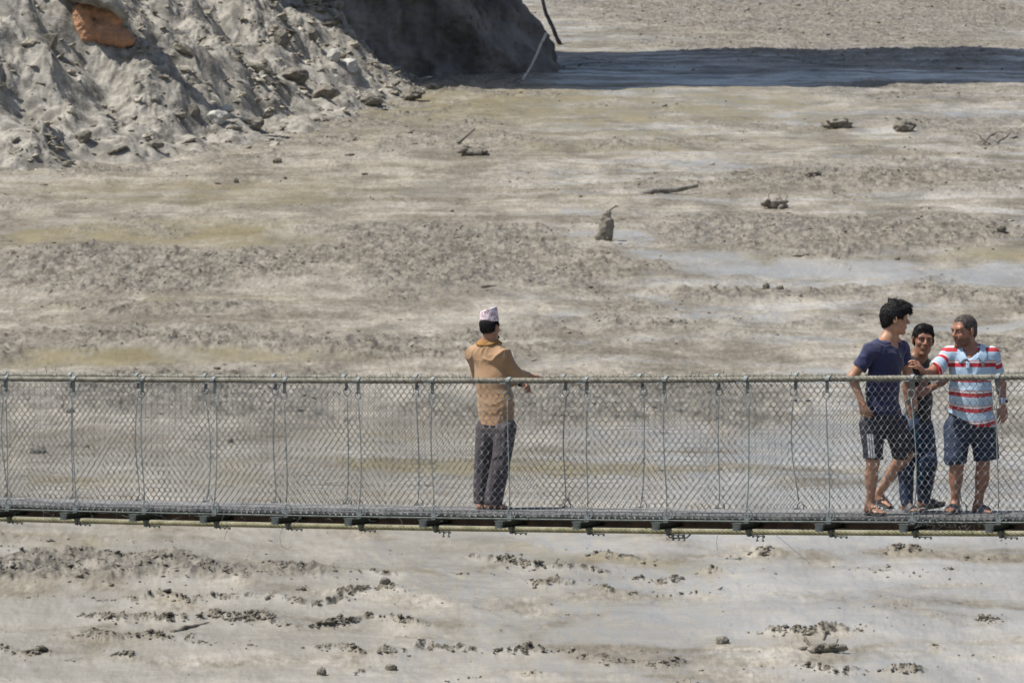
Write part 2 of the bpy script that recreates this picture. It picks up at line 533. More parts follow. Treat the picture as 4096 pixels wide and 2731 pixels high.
riv_o = mesh_np('river', V, grid_faces(NR, NC), river_material(), attrs={'rough': rgh.ravel(), 'crest': crs.ravel(), 'ochre': och.ravel(), 'sheen': shn.ravel()})
tag(riv_o, 'muddy grey river full of churned debris flowing behind the footbridge', kind='structure')
# the sheet the valley floor continues on, out to the horizon
yy = np.concatenate([np.linspace(-60, 345, 40), np.linspace(380, 1500, 30)])
xx = np.linspace(-500, 500, 60)
Xg, Yg = np.meshgrid(xx, yy)
m_ground = mat('valley mud', (.33, .305, .26), .8, (.17, .153, .125), 0.6, .08, 3, detail=10, stretch=(.3, .8, 1))
gz = GA + GG * np.clip(Yg, -60, 1e9) - 1.0 + 1.3 * fbm(Xg * .02, Yg * .02, 3, 99) * sstep(60, 200, np.abs(Xg)) + sstep(70, 300, np.abs(Xg)) * 90
tag(mesh_np('ground', np.stack([Xg, Yg, gz], -1).reshape(-1, 3), grid_faces(len(yy), len(xx)), m_ground), 'valley floor of grey mud under and around the river', kind='structure')

m_bank = mat('bank mud', (.33, .306, .262), .85, (.155, .141, .116), 1.5, .05, 6, detail=8, lo=.38, hi=.6)
bx = np.concatenate([np.arange(-75, -40, .35), np.arange(-40, -1.5, .062)]); by = np.concatenate([np.arange(128, 164, .35), np.arange(164, 248, .075)])
Xb, Yb = np.meshgrid(bx, by)
Zb, _ = bank(Xb, Yb)
Fb = grid_faces(len(by), len(bx))
tag(mesh_np('hillside', np.stack([Xb, Yb, Zb], -1).reshape(-1, 3), Fb, m_bank), 'steep bank of grey mud and landslide debris at the upper left', kind='structure')

# ------------------------------------------------------------------ the tall spur in shade
outline = np.array([(-40, 222), (-26, 222), (-16, 221.5), (-9, 223), (-3, 225), (0.6, 226.2), (2.0, 227.6), (2.6, 230), (1.6, 236), (2.0, 233.5), (0.5, 235), (-10, 236), (-40, 237)], float)
seg = np.r_[0, np.cumsum(np.hypot(*np.diff(outline, axis=0).T))]
sq = np.arange(0, seg[-1], .16)
ox = np.interp(sq, seg, outline[:, 0]); oy = np.interp(sq, seg, outline[:, 1])
hq = np.concatenate([np.arange(-1.5, 9, .12), np.arange(9, 96, 1.4)])
SQ, HQ = np.meshgrid(sq, hq)
OX = np.interp(SQ, sq, ox); OY = np.interp(SQ, sq, oy)
tx = np.gradient(ox, sq); ty = np.gradient(oy, sq)
nx_, ny_ = ty, -tx
ln = np.hypot(nx_, ny_); nx_ /= ln; ny_ /= ln
k_ = np.ones(9) / 9
nx_ = np.convolve(np.pad(nx_, 4, 'edge'), k_, 'valid'); ny_ = np.convolve(np.pad(ny_, 4, 'edge'), k_, 'valid')
NX = np.interp(SQ, sq, nx_); NY = np.interp(SQ, sq, ny_)
lean = -.30 * np.clip(HQ, 0, 12) * sstep(-12, 3, OX)
lean = lean + .9 * fbm(SQ * .18, HQ * .12, 3, 101) + .45 * fbm(SQ * .7, HQ * .45, 4, 102, .6, True) + .10 * fbm(SQ * 3, HQ * 2.2, 4, 103, .6)
hi_ = sstep(8, 34, HQ)  # unseen upper wall leans out, shaped to throw shadow on the water
lean = lean * (1 + 1.2 * hi_) + hi_ * (8.0 + 3.5 * fbm(SQ * .12, HQ * .05, 4, 107, .6) + 1.5 * n2(SQ * .6, HQ * .12, 108)) * np.clip(-NY, 0, 1) + hi_ * np.clip(NY, 0, 1) * (2.2 * n2(HQ * .13, SQ * .04, 111) + 1.2 * n2(HQ * .4, SQ * .1, 112))
lean = lean + .95 * (.5 - np.abs(n2(SQ * .35 + HQ * .25, HQ * .12, 109))) * (HQ < 12) + .16 * fbm(SQ * 1.6, HQ * 1.3, 4, 110, .65, True)
OXX = OX + NX * lean - .5 * np.clip(HQ, 0, 7) * sstep(-3, 1, OX); OYY = OY + NY * lean
base_z = GA + GG * OY
ZZ = base_z + HQ * (1 + .10 * fbm(SQ * .1, SQ * .07, 3, 104)) * np.interp(OX, [-40, -12, 3], [.55, .9, 1.0])
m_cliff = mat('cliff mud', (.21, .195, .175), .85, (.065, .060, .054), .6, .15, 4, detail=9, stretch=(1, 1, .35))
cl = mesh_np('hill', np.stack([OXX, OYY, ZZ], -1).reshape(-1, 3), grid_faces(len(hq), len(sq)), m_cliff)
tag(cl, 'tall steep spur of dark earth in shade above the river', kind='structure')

# ------------------------------------------------------------------ implicit-surface modeller
def cone(a, b, ra, rb, k=.02, M=None, op='u'):
    return dict(t='c', a=np.asarray(a, float), b=np.asarray(b, float), ra=ra, rb=rb, k=k, M=M, op=op)


def ell(c, r, Rm=None, k=.015, op='u'):
    r = np.broadcast_to(np.asarray(r, float), (3,))
    return dict(t='e', c=np.asarray(c, float), r=r, R=np.eye(3) if Rm is None else np.asarray(Rm), k=k, op=op)


def flat(fwd, fac):
    f = np.asarray(fwd, float); f = f / np.linalg.norm(f)
    return np.eye(3) + (fac - 1) * np.outer(f, f)


def chop(c, n, rad, k=.004):
    return dict(t='h', c=np.asarray(c, float), n=np.asarray(n, float) / np.linalg.norm(n), rad=rad, k=k, op='s')


def pdist(p, P):
    if p['t'] == 'h':
        v = P - p['c']
        return np.maximum(-(v @ p['n']), np.linalg.norm(v, axis=-1) - p['rad'])
    if p['t'] == 'c':
        a, b = p['a'], p['b']
        Q = P
        if p['M'] is not None:
            Q = P @ p['M'].T; a = p['M'] @ a; b = p['M'] @ b
        ab = b - a
        t = np.clip(((Q - a) @ ab) / (ab @ ab + 1e-12), 0, 1)
        d = np.linalg.norm(Q - a - t[..., None] * ab, axis=-1)
        return d - (p['ra'] + (p['rb'] - p['ra']) * t)
    q = (P - p['c']) @ p['R']          # columns of R are the ellipsoid axes
    k0 = np.linalg.norm(q / p['r'], axis=-1)
    return (k0 - 1) * p['r'].min() if k0.size == 0 else k0 * (k0 - 1) / (np.linalg.norm(q / p['r'] ** 2, axis=-1) + 1e-9)


def pbox(p):
    if p['t'] == 'c':
        r = max(p['ra'], p['rb'])
        return np.minimum(p['a'], p['b']) - r, np.maximum(p['a'], p['b']) + r
    if p['t'] == 'h': return p['c'] - p['rad'], p['c'] + p['rad']
    e = np.sqrt(((p['R'] * p['r'][None]) ** 2).sum(1))
    return p['c'] - e, p['c'] + e


def surface(prims, h=.006, cuts=(), disp=None, pad=.03):
    los, his = zip(*[pbox(p) for p in prims if p['op'] == 'u'])
    lo = np.min(los, 0) - pad; hi = np.max(his, 0) + pad
    n = np.ceil((hi - lo) / h).astype(int) + 1
    ax = [lo[i] + h * np.arange(n[i]) for i in range(3)]
    Fd = np.full(n, .5, np.float32)
    for p in prims:
        l, g = pbox(p); m_ = .05 + p['k']
        i0 = np.clip(((l - m_ - lo) / h).astype(int), 0, n - 1); i1 = np.clip(((g + m_ - lo) / h).astype(int) + 2, 1, n)
        if np.any(i1 <= i0): continue
        G = np.stack(np.meshgrid(*[ax[i][i0[i]:i1[i]] for i in range(3)], indexing='ij'), -1)
        d = pdist(p, G)
        sl = tuple(slice(i0[i], i1[i]) for i in range(3))
        f = Fd[sl]; k = p['k']
        if p['op'] == 'u':
            hh = np.clip(.5 + .5 * (f - d) / k, 0, 1)
            Fd[sl] = f + (d - f) * hh - k * hh * (1 - hh)
        else:
            d = -d
            hh = np.clip(.5 - .5 * (f - d) / k, 0, 1)
            Fd[sl] = f + (d - f) * hh + k * hh * (1 - hh)
    if disp is not None or cuts:
        msk = np.abs(Fd) < .08
        idx = np.argwhere(msk)
        P = lo + idx * h
        vals = Fd[msk]
        if disp is not None: vals = vals - disp(P)
        Fd[msk] = vals
    if cuts:
        G = np.stack(np.meshgrid(*ax, indexing='ij'), -1)
        for c, nrm in cuts:
            nrm = np.asarray(nrm, float) / np.linalg.norm(nrm)
            Fd = np.maximum(Fd, ((G - np.asarray(c)) @ nrm).astype(np.float32))
    # surface nets
    Fd[0] = Fd[-1] = .5; Fd[:, 0] = Fd[:, -1] = .5; Fd[:, :, 0] = Fd[:, :, -1] = .5
    s_ = Fd < 0
    cn = n - 1
    acc = np.zeros((*cn, 3), np.float32); cnt = np.zeros(cn, np.float32)
    for axis in range(3):
        o = [a for a in range(3) if a != axis]
        sa = [slice(None)] * 3; sb = [slice(None)] * 3
        sa[axis] = slice(0, -1); sb[axis] = slice(1, None)
        fa = Fd[tuple(sa)]; fb = Fd[tuple(sb)]
        cr = (fa < 0) != (fb < 0)
        t = np.where(cr, fa / (fa - fb + 1e-12), 0)
        for u in (0, 1):
            for v in (0, 1):
                q = [slice(None)] * 3
                q[o[0]] = slice(u, cn[o[0]] + u); q[o[1]] = slice(v, cn[o[1]] + v)
                c_ = cr[tuple(q)]; tt = t[tuple(q)]
                cnt += c_
                acc[..., axis] += np.where(c_, tt, 0)
                acc[..., o[0]] += c_ * u
                acc[..., o[1]] += c_ * v
    act = cnt > 0
    ids = np.full(cn, -1, np.int64); ids[act] = np.arange(act.sum())
    ci = np.argwhere(act)
    V = lo + h * (ci + acc[act] / cnt[act][:, None])
    faces = []
    for axis in range(3):
        o1, o2 = (axis + 1) % 3, (axis + 2) % 3
        sa = [slice(None)] * 3; sb = [slice(None)] * 3
        sa[axis] = slice(0, -1); sb[axis] = slice(1, None)
        a_ = s_[tuple(sa)]; b_ = s_[tuple(sb)]
        e = np.argwhere(a_ != b_)
        ins = a_[tuple(e.T)]
        ok = (e[:, o1] > 0) & (e[:, o2] > 0) & (e[:, o1] < cn[o1]) & (e[:, o2] < cn[o2])
        e = e[ok]; ins = ins[ok]
        def c(d1, d2):
            q = e.copy(); q[:, o1] -= d1; q[:, o2] -= d2
            return ids[tuple(q.T)]
        q = np.stack([c(1, 1), c(0, 1), c(0, 0), c(1, 0)], 1)
        q[~ins] = q[~ins][:, ::-1]
        faces.append(q)
    return V, np.concatenate(faces)


def sdf_obj(name, prims, material, parent, h=.006, cuts=(), disp=None, attrs=None, relax=1):
    V, Fq = surface(prims, h, cuts, disp)
    if relax:
        for _ in range(relax):
            s2 = np.zeros_like(V); c2 = np.zeros(len(V))
            for i, j in ((0, 1), (1, 2), (2, 3), (3, 0)):
                np.add.at(s2, Fq[:, i], V[Fq[:, j]]); np.add.at(c2, Fq[:, i], 1)
            V = V * .45 + .55 * s2 / c2[:, None]
    at = {'band': attrs(V)} if attrs else None
    base = np.array(parent.matrix_basis.translation) if parent else None
    pr = parent
    while pr is not None and pr.parent is not None:
        pr = pr.parent
    base = np.array(pr.location) if pr else None
    return mesh_np(name, V, Fq, material, parent, True, base, at)


# ------------------------------------------------------------------ bridge frame
TH = math.atan(.518)
bc, bs = math.cos(TH), math.sin(TH)
WID = 1.06


def BP(t, w, z):
    return np.stack(np.broadcast_arrays(t * bc + w * bs, 35 - t * bs + w * bc, z), -1)


def t_of(px, w=0.0):
    a = (px - 2048) / F
    # t*bc + w*bs = a*(35 - t*bs + w*bc)
    return (a * (35 + w * bc) - w * bs) / (bc + a * bs)


def fit(pts):
    T, Zz = [], []
    for px, py in pts:
        t = t_of(px); d = 35 - t * bs
        T.append(t); Zz.append(U(px, py, d)[2])
    return np.polyfit(T, Zz, 2)


PR = fit([(35, 1514), (870, 1520), (1200, 1521), (2020, 1521), (2700, 1520), (3300, 1516), (4005, 1507)])
PC = fit([(35, 2076), (870, 2094), (1740, 2113), (2600, 2123), (3480, 2131), (4005, 2133)])
zr = lambda t: np.polyval(PR, t)
zc = lambda t: np.polyval(PC, t)
DECK = .135


def deck_z(x, y):
    return zc(x * bc - (y - 35) * bs) + DECK


def deck_depth(px, py):
    ds = np.linspace(32, 39, 2800)
    a = U(px, py, 1.0)
    k = np.argmax(deck_z(a[0] * ds, ds) > a[2] * ds)
    return ds[k]


m_rope = mat('galvanised wire rope', (.27, .255, .20), .65, (.12, .11, .082), 14, .002, 60, metal=.2)
m_rope2 = mat('mossy wire rope', (.30, .275, .17), .65, (.15, .145, .06), 9, .002, 60, metal=.15)
m_galv = mat('galvanised steel', (.27, .30, .30), .7, (.17, .19, .19), 30, .0006, 80, metal=.25)
m_galvd = mat('dull dark steel', (.13, .15, .145), .55, (.075, .085, .08), 20, .0006, 80, metal=.4)
m_wire = mat('fence wire', (.31, .325, .33), .45, (.11, .12, .125), 9, metal=.6)
m_beam = mat('green stained steel', (.075, .082, .068), .6, (.035, .04, .032), 12, .0008, 60, metal=.3)
m_plank = mat('weathered grey boards', (.25, .245, .235), .9, (.11, .11, .108), 7, .004, 40, stretch=(1, 1, 1), detail=8)
m_wood = mat('brown timber', (.075, .048, .034), .8, (.03, .021, .017), 10, .002, 40)

bridge = empty('footbridge', BP(0, 0, float(zc(0)) + DECK), 'suspended steel footbridge with chain-link sides and cable handrails over the river', 'footbridge')
BL = np.array(bridge.location)
TA, TB = -9.2, 8.2


def rope(name, w, zf, r, lay, mt, hand=1):
    ts = np.arange(TA, TB, .0075)
    n = 30
    th = np.arange(n) * 2 * np.pi / n
    tw = hand * ts * 2 * np.pi / lay
    ang = th[None] + 0 * ts[:, None]
    rr = r * (.62 + .38 * np.abs(np.cos(3 * (ang - tw[:, None]))) ** .6)
    P = BP(ts, w, zf(ts))
    sd = np.array([bs, bc, 0]); up = np.array([0, 0, 1.0])
    V = P[:, None] + rr[..., None] * (np.cos(ang)[..., None] * sd + np.sin(ang)[..., None] * up)
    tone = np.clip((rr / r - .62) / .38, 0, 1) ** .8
    nr = len(ts)
    i = np.arange(nr * n).reshape(nr, n)
    a = i[:-1]; b = i[1:]
    Fq = np.stack([a, np.roll(a, -1, 1), np.roll(b, -1, 1), b], -1).reshape(-1, 4)
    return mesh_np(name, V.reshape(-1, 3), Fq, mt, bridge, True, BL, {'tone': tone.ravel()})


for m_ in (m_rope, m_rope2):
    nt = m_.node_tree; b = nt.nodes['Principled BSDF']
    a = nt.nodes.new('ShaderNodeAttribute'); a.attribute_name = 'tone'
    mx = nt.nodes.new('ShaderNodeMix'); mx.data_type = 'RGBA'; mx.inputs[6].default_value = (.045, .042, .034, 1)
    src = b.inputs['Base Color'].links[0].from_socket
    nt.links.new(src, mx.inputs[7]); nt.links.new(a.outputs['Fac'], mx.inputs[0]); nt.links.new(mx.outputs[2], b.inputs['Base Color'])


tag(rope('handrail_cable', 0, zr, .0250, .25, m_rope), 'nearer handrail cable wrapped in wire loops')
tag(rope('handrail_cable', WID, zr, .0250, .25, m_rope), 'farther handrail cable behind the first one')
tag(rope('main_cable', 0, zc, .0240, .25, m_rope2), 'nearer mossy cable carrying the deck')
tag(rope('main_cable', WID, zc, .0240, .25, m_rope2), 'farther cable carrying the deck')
STN = [-.03 + .752 * k for k in range(-12, 11)]


def wire_mesh(w, seed):
    r_ = np.random.default_rng(seed)
    hcol = .0307
    ni = int((TB - TA - .4) / hcol); nk = 31
    i = np.arange(ni)[:, None, None]; k = np.arange(nk)[None, :, None]
    q = np.array([-1, 1])[None, None, :]
    left = ((i + k) % 2 == 0)
    t = TA + .2 + hcol * (i + np.where(left, -.06, 1.06)) + 0 * q
    fr = (k + q * .07) / (nk - .5)
    dep = np.where(q < 0, 1, -1) * np.where(k % 2 == 0, .0035, -.0035) + 0 * t
    t = t.reshape(ni, -1); fr = np.broadcast_to(fr, (ni, nk, 2)).reshape(ni, -1); dep = np.broadcast_to(dep, (ni, nk, 2)).reshape(ni, -1)
    # slack: the net sways, bunches and leans
    bul = np.sin(np.pi * np.clip(fr, 0, 1))
    tt = t + .045 * n2(t * 1.3, fr * 2.0, seed) * bul + .006 * n2(t * 4, fr * 5, seed + 1) + .05 * np.sin(fr * 3.0 - .4) * n2(t * .7, 0 * t, seed + 5)
    ww = w + dep + .035 * bul * n2(t * 1.6, fr * 1.5, seed + 2) + .004 * n2(t * 7, fr * 8, seed + 3)
    zt = zr(t) - .012; zb = zc(t) + .090 + .012 * n2(t * 3, 0 * t, seed + 7)
    z = zt + (zb - zt) * (fr + .012 * bul * n2(t * 2.2, fr * 3, seed + 4))
    mb = MB()
    mb.tubes(BP(tt, ww, z), .0023, 4, caps=False)
    return mb.build('chain_link_mesh', m_wire, bridge, True, BL)


tag(wire_mesh(-.012, 5), 'nearer chain-link net, slack and slightly twisted')
tag(wire_mesh(WID + .012, 9), 'farther chain-link net seen through the nearer one')


def lacing(w, t0, t1, pitch, r, mess, seed):
    ts = np.arange(t0, t1, pitch / 14)
    a = ts / pitch * 2 * np.pi + 1.2 * n2(ts * 3, 0 * ts, seed)
    rr = r + mess * np.clip(n2(ts * 9, 0 * ts, seed + 1), -.2, 1)
    P = BP(ts + .010 * n2(ts * 8, 0 * ts, seed + 2), w + rr * np.cos(a), zr(ts) + rr * np.sin(a))
    mb = MB(); mb.tubes(P, .0022, 4)
    return mb


tag(lacing(0, -1.75, TB, .058, .0275, .004, 3).build('lacing_wire', m_wire, bridge, True, BL), 'wire coiled round the nearer handrail')
tag(lacing(0, TA, -1.75, .13, .027, .004, 4).build('lacing_wire', m_wire, bridge, True, BL), 'sparse wire turns round the left of the handrail')
tag(lacing(WID, TA, TB, .062, .029, .014, 6).build('lacing_wire', m_wire, bridge, True, BL), 'untidy wire coiled round the farther handrail')
# cut wire ends sticking out of both handrails
m_rust = mat('rusty wire', (.12, .065, .04), .8, (.06, .035, .03), 30)
for w_, n_, sd in ((0, 60, 1), (WID, 150, 2)):
    r_ = np.random.default_rng(sd + 40); mb = MB()
    for _ in range(n_):
        t = r_.uniform(TA, TB); a = r_.uniform(.1, 3.0)
        p = BP(t, w_ + .026 * math.cos(a), float(zr(t)) + .026 * math.sin(a))
        d = BP(r_.normal() * .5, r_.normal() * .4, 0) - BP(0, 0, 0); d[2] = abs(r_.normal()) * .8 + .1
        d = d / np.linalg.norm(d) * r_.uniform(.012, .045)
        q = np.array([r_.normal(), r_.normal(), r_.normal()]) * .010
        mb.tubes([p, p + d * .5 + q, p + d + q * 1.8], .0017, 4)
    tag(mb.build('wire_end', m_rust, bridge, True, BL), 'snipped wire ends along the handrail', kind='stuff')
# ragged wires at the foot of the net
r_ = np.random.default_rng(77); mb = MB()
for _ in range(190):
    t = r_.choice([r_.uniform(TA, .3), r_.uniform(3.6, 4.4), r_.uniform(TA, -1.0)])
    p = BP(t, -.02, float(zc(t)) + r_.uniform(.055, .13))
    pts = [p]
    d = np.array([r_.normal() * .02, r_.normal() * .008, -abs(r_.normal()) * .012])
    for _k in range(4):
        d = d * .8 + np.array([r_.normal() * .007, r_.normal() * .004, r_.normal() * .007]); pts.append(pts[-1] + d)
    mb.tubes(pts, .0018, 4)
tag(mb.build('loose_wire', m_galvd, bridge, True, BL), 'tangled wire ends along the foot of the net', kind='stuff')
# single long strands hanging under the deck
for pts in ([(2870, 2140), (2866, 2165), (2870, 2200)], [(3105, 2140), (3160, 2185), (3240, 2252)], [(1135, 2095), (1118, 2145), (1126, 2185), (1150, 2196), (1168, 2182)], [(925, 2090), (905, 2130), (897, 2157)]):
    t0 = t_of(pts[0][0]); d = 35 - t0 * bs
    q = np.array([U(px, py, d) for px, py in pts])
    s2 = np.linspace(0, len(q) - 1, 18); q = np.stack([np.interp(s2, np.arange(len(q)), q[:, i]) for i in range(3)], 1)
    mb = MB(); mb.tubes(q, .0016, 4); mb.build('hanging_wire', m_galvd, bridge, True, BL)
# thin edge cable that the net is tied to
ts = np.arange(TA, TB, .05); mb = MB(); mb.tubes(BP(ts, -.012, zc(ts) + .092), .0065, 6); mb.build('edge_cable', m_galvd, bridge, True, BL)

# deck boards laid lengthwise
rows = 5; gap = .007; w0, w1 = .03, WID - .03
pw = (w1 - w0 - gap * (rows - 1)) / rows
for r in range(rows):
    t = TA - .3 * r
    while t < TB:
        L_ = 2.256
        a, b = max(t, TA), min(t + L_ - .006, TB)
        if b - a > .2:
            ts = np.linspace(a, b, max(3, int((b - a) / .25)))
            wa = w0 + r * (pw + gap); wb = wa + pw
            dz = random.uniform(-.003, .004); wj = random.uniform(-.002, .002)
            top = zc(ts) + DECK + dz; bot = top - .024
            V = np.concatenate([BP(ts, wa + wj, bot), BP(ts, wb + wj, bot), BP(ts, wb + wj, top), BP(ts, wa + wj, top)])
            n_ = len(ts); i = np.arange(4 * n_).reshape(4, n_)
            Fq = [np.stack([i[k][:-1], i[k][1:], i[(k + 1) % 4][1:], i[(k + 1) % 4][:-1]], 1) for k in range(4)]
            Fq.append(np.array([[i[0][0], i[1][0], i[2][0], i[3][0]], [i[3][-1], i[2][-1], i[1][-1], i[0][-1]]]))
            mesh_np('deck_plank', V, np.concatenate(Fq), m_plank, bridge, False, BL)
        t += L_
for w_ in (.062, .53, .96):
    ts = np.linspace(TA, TB, 60)
    hw = .03
    V = np.concatenate([BP(ts, w_ - hw, zc(ts) + .079), BP(ts, w_ + hw, zc(ts) + .079), BP(ts, w_ + hw, zc(ts) + .1075), BP(ts, w_ - hw, zc(ts) + .1075)])
    i = np.arange(4 * 60).reshape(4, 60)
    Fq = [np.stack([i[k][:-1], i[k][1:], i[(k + 1) % 4][1:], i[(k + 1) % 4][:-1]], 1) for k in range(4)]
    mesh_np('stringer', V, np.concatenate(Fq), m_wood if w_ > .1 else m_beam, bridge, False, BL)
# timber bearers hanging below the boards between the cables
for w_ in (.30, .82,):
    ts = np.linspace(TA, TB, 60)
    V = np.concatenate([BP(ts, w_ - .02, zc(ts) + .008), BP(ts, w_ + .02, zc(ts) + .008), BP(ts, w_ + .02, zc(ts) + .074), BP(ts, w_ - .02, zc(ts) + .074)])
    i = np.arange(4 * 60).reshape(4, 60)
    Fq = [np.stack([i[k][:-1], i[k][1:], i[(k + 1) % 4][1:], i[(k + 1) % 4][:-1]], 1) for k in range(4)]
    mesh_np('bearer', V, np.concatenate(Fq), m_wood, bridge, False, BL)

ex = np.array([bc, -bs, 0.]); ew = np.array([bs, bc, 0.]); ez = np.array([0, 0, 1.])


def loc_(x, w, z): return x * ex + w * ew + z * ez


def ring_pts(c, rx, rz, a0=0, a1=2 * math.pi, n=18, yaw=0., wt=0.):
    a = np.linspace(a0, a1, n)
    e = math.cos(yaw) * ex + math.sin(yaw) * ew
    return np.asarray(c) + rx * np.cos(a)[:, None] * e + rz * np.sin(a)[:, None] * ez + wt * np.linspace(0, 1, n)[:, None] * ew


# crossbeam template (origin: nearer main cable centre)
def crossbeam_meshes():
    L0, L1 = -.165, WID + .165
    mb = MB(); zc0, zc1 = .0235, .0765
    c = loc_(0, (L0 + L1) / 2, 0)
    mb.box(c + loc_(0, 0, .05), ex * .003, ew * (L1 - L0) / 2, ez * .0265)
    mb.box(c + loc_(.022, 0, .0745), ex * .0195, ew * (L1 - L0) / 2, ez * .0025)
    mb.box(c + loc_(.022, 0, .0255), ex * .0195, ew * (L1 - L0) / 2, ez * .0025)
    cl_ = MB()
    cl_.box(loc_(-.010, L0 - .004, .047), ex * .036, ew * .003, ez * .030)
    cl_.box(loc_(-.012, L0 + .03, .0800), ex * .045, ew * .038, ez * .003)
    bo = MB()
    bo.tubes([loc_(.012, L0 - .006, .05), loc_(.012, L0 - .014, .05)], .008, 8)
    bo.tubes([loc_(-.024, L0 - .0063, .044), loc_(-.024, L0 - .0085, .044)], .007, 8)
    parts = [('crossbeam', mb, m_beam), ('cleat', cl_, m_galvd), ('bolt', bo, m_galvd)]
    for side in (0, 1):
        w = WID * side
        tb = MB()
        sg = -1 if side == 0 else 1
        tb.box(loc_(.012, w + sg * .012, .113), ex * .018, ew * .004, ez * .034)
        tb.box(loc_(-.008, w + sg * .002, .113), ex * .003, ew * .016, ez * .034)
        parts.append(('hanger_lug', tb, m_galv))
        cm = MB()
        # J strap under the cable with a bar and three nuts
        a = np.linspace(math.pi * 1.0, math.pi * 1.5, 7)
        cm.tubes(np.array([loc_(.045 + .012 * math.cos(x), w, .012 + .045 * math.sin(x)) for x in a]) + loc_(0, -.02, 0), .009, 6)
        cm.box(loc_(.035, w - .03, -.004), ex * .013, ew * .003, ez * .030)
        cm.box(loc_(.035, w, -.030), ex * .013, ew * .034, ez * .003)
        cm.box(loc_(.035, w + .03, -.004), ex * .013, ew * .003, ez * .030)
        cm.box(loc_(.11, w - .004, -.0285), ex * .065, ew * .010, ez * .004)
        for k in range(3):
            x = .068 + k * .050
            cm.tubes([loc_(x, w - .004, -.031), loc_(x, w - .004, -.044)], .0085, 6)
        parts.append(('cable_clamp', cm, m_galvd))
    return parts


def copy_at(o, loc, parent):
    c = o.copy(); COL.objects.link(c); c.parent = parent; c.location = loc
    return c


tmpl = None
for k, t in enumerate(STN):
    pos = BP(t, 0, float(zc(t))) - BL
    if tmpl is None:
        root = None; tmpl = []
        for nm, mb, mt in crossbeam_meshes():
            o = mesh_np(nm, np.vstack(mb.V), [np.concatenate(x) for x in (mb.F4, mb.F3) if x], mt, None, False, np.zeros(3))
            if root is None:
                root = o; o.parent = bridge; o.location = Vector(pos)
            else:
                o.parent = root
            tmpl.append(o)
    else:
        r0 = copy_at(tmpl[0], Vector(pos), bridge)
        for o in tmpl[1:]:
            copy_at(o, (0, 0, 0), r0)
# a few clamps whose bolts hang low
for px in (1745, 2660, 2975):
    t = min(STN, key=lambda q: abs(q - t_of(px)))
    mb = MB()
    for k in range(3 if px == 2660 else 2):
        x = .075 + k * .052 + (.03 if px != 2660 else 0)
        p = BP(t + x, 0, float(zc(t)))
        mb.tubes([p - ez * .02, p - ez * .068], .005, 6); mb.tubes([p - ez * .062, p - ez * .075], .011, 6)
    if px == 2660:
        p = [BP(t + .02, 0, float(zc(t)) - .02), BP(t + .04, 0, float(zc(t)) - .05), BP(t + .09, 0, float(zc(t)) - .055), BP(t + .2, 0, float(zc(t)) - .05), BP(t + .235, 0, float(zc(t)) - .02)]
        mb.tubes(p, .007, 6)
    mb.build('hanging_bolt', m_galvd, bridge, True, BL)

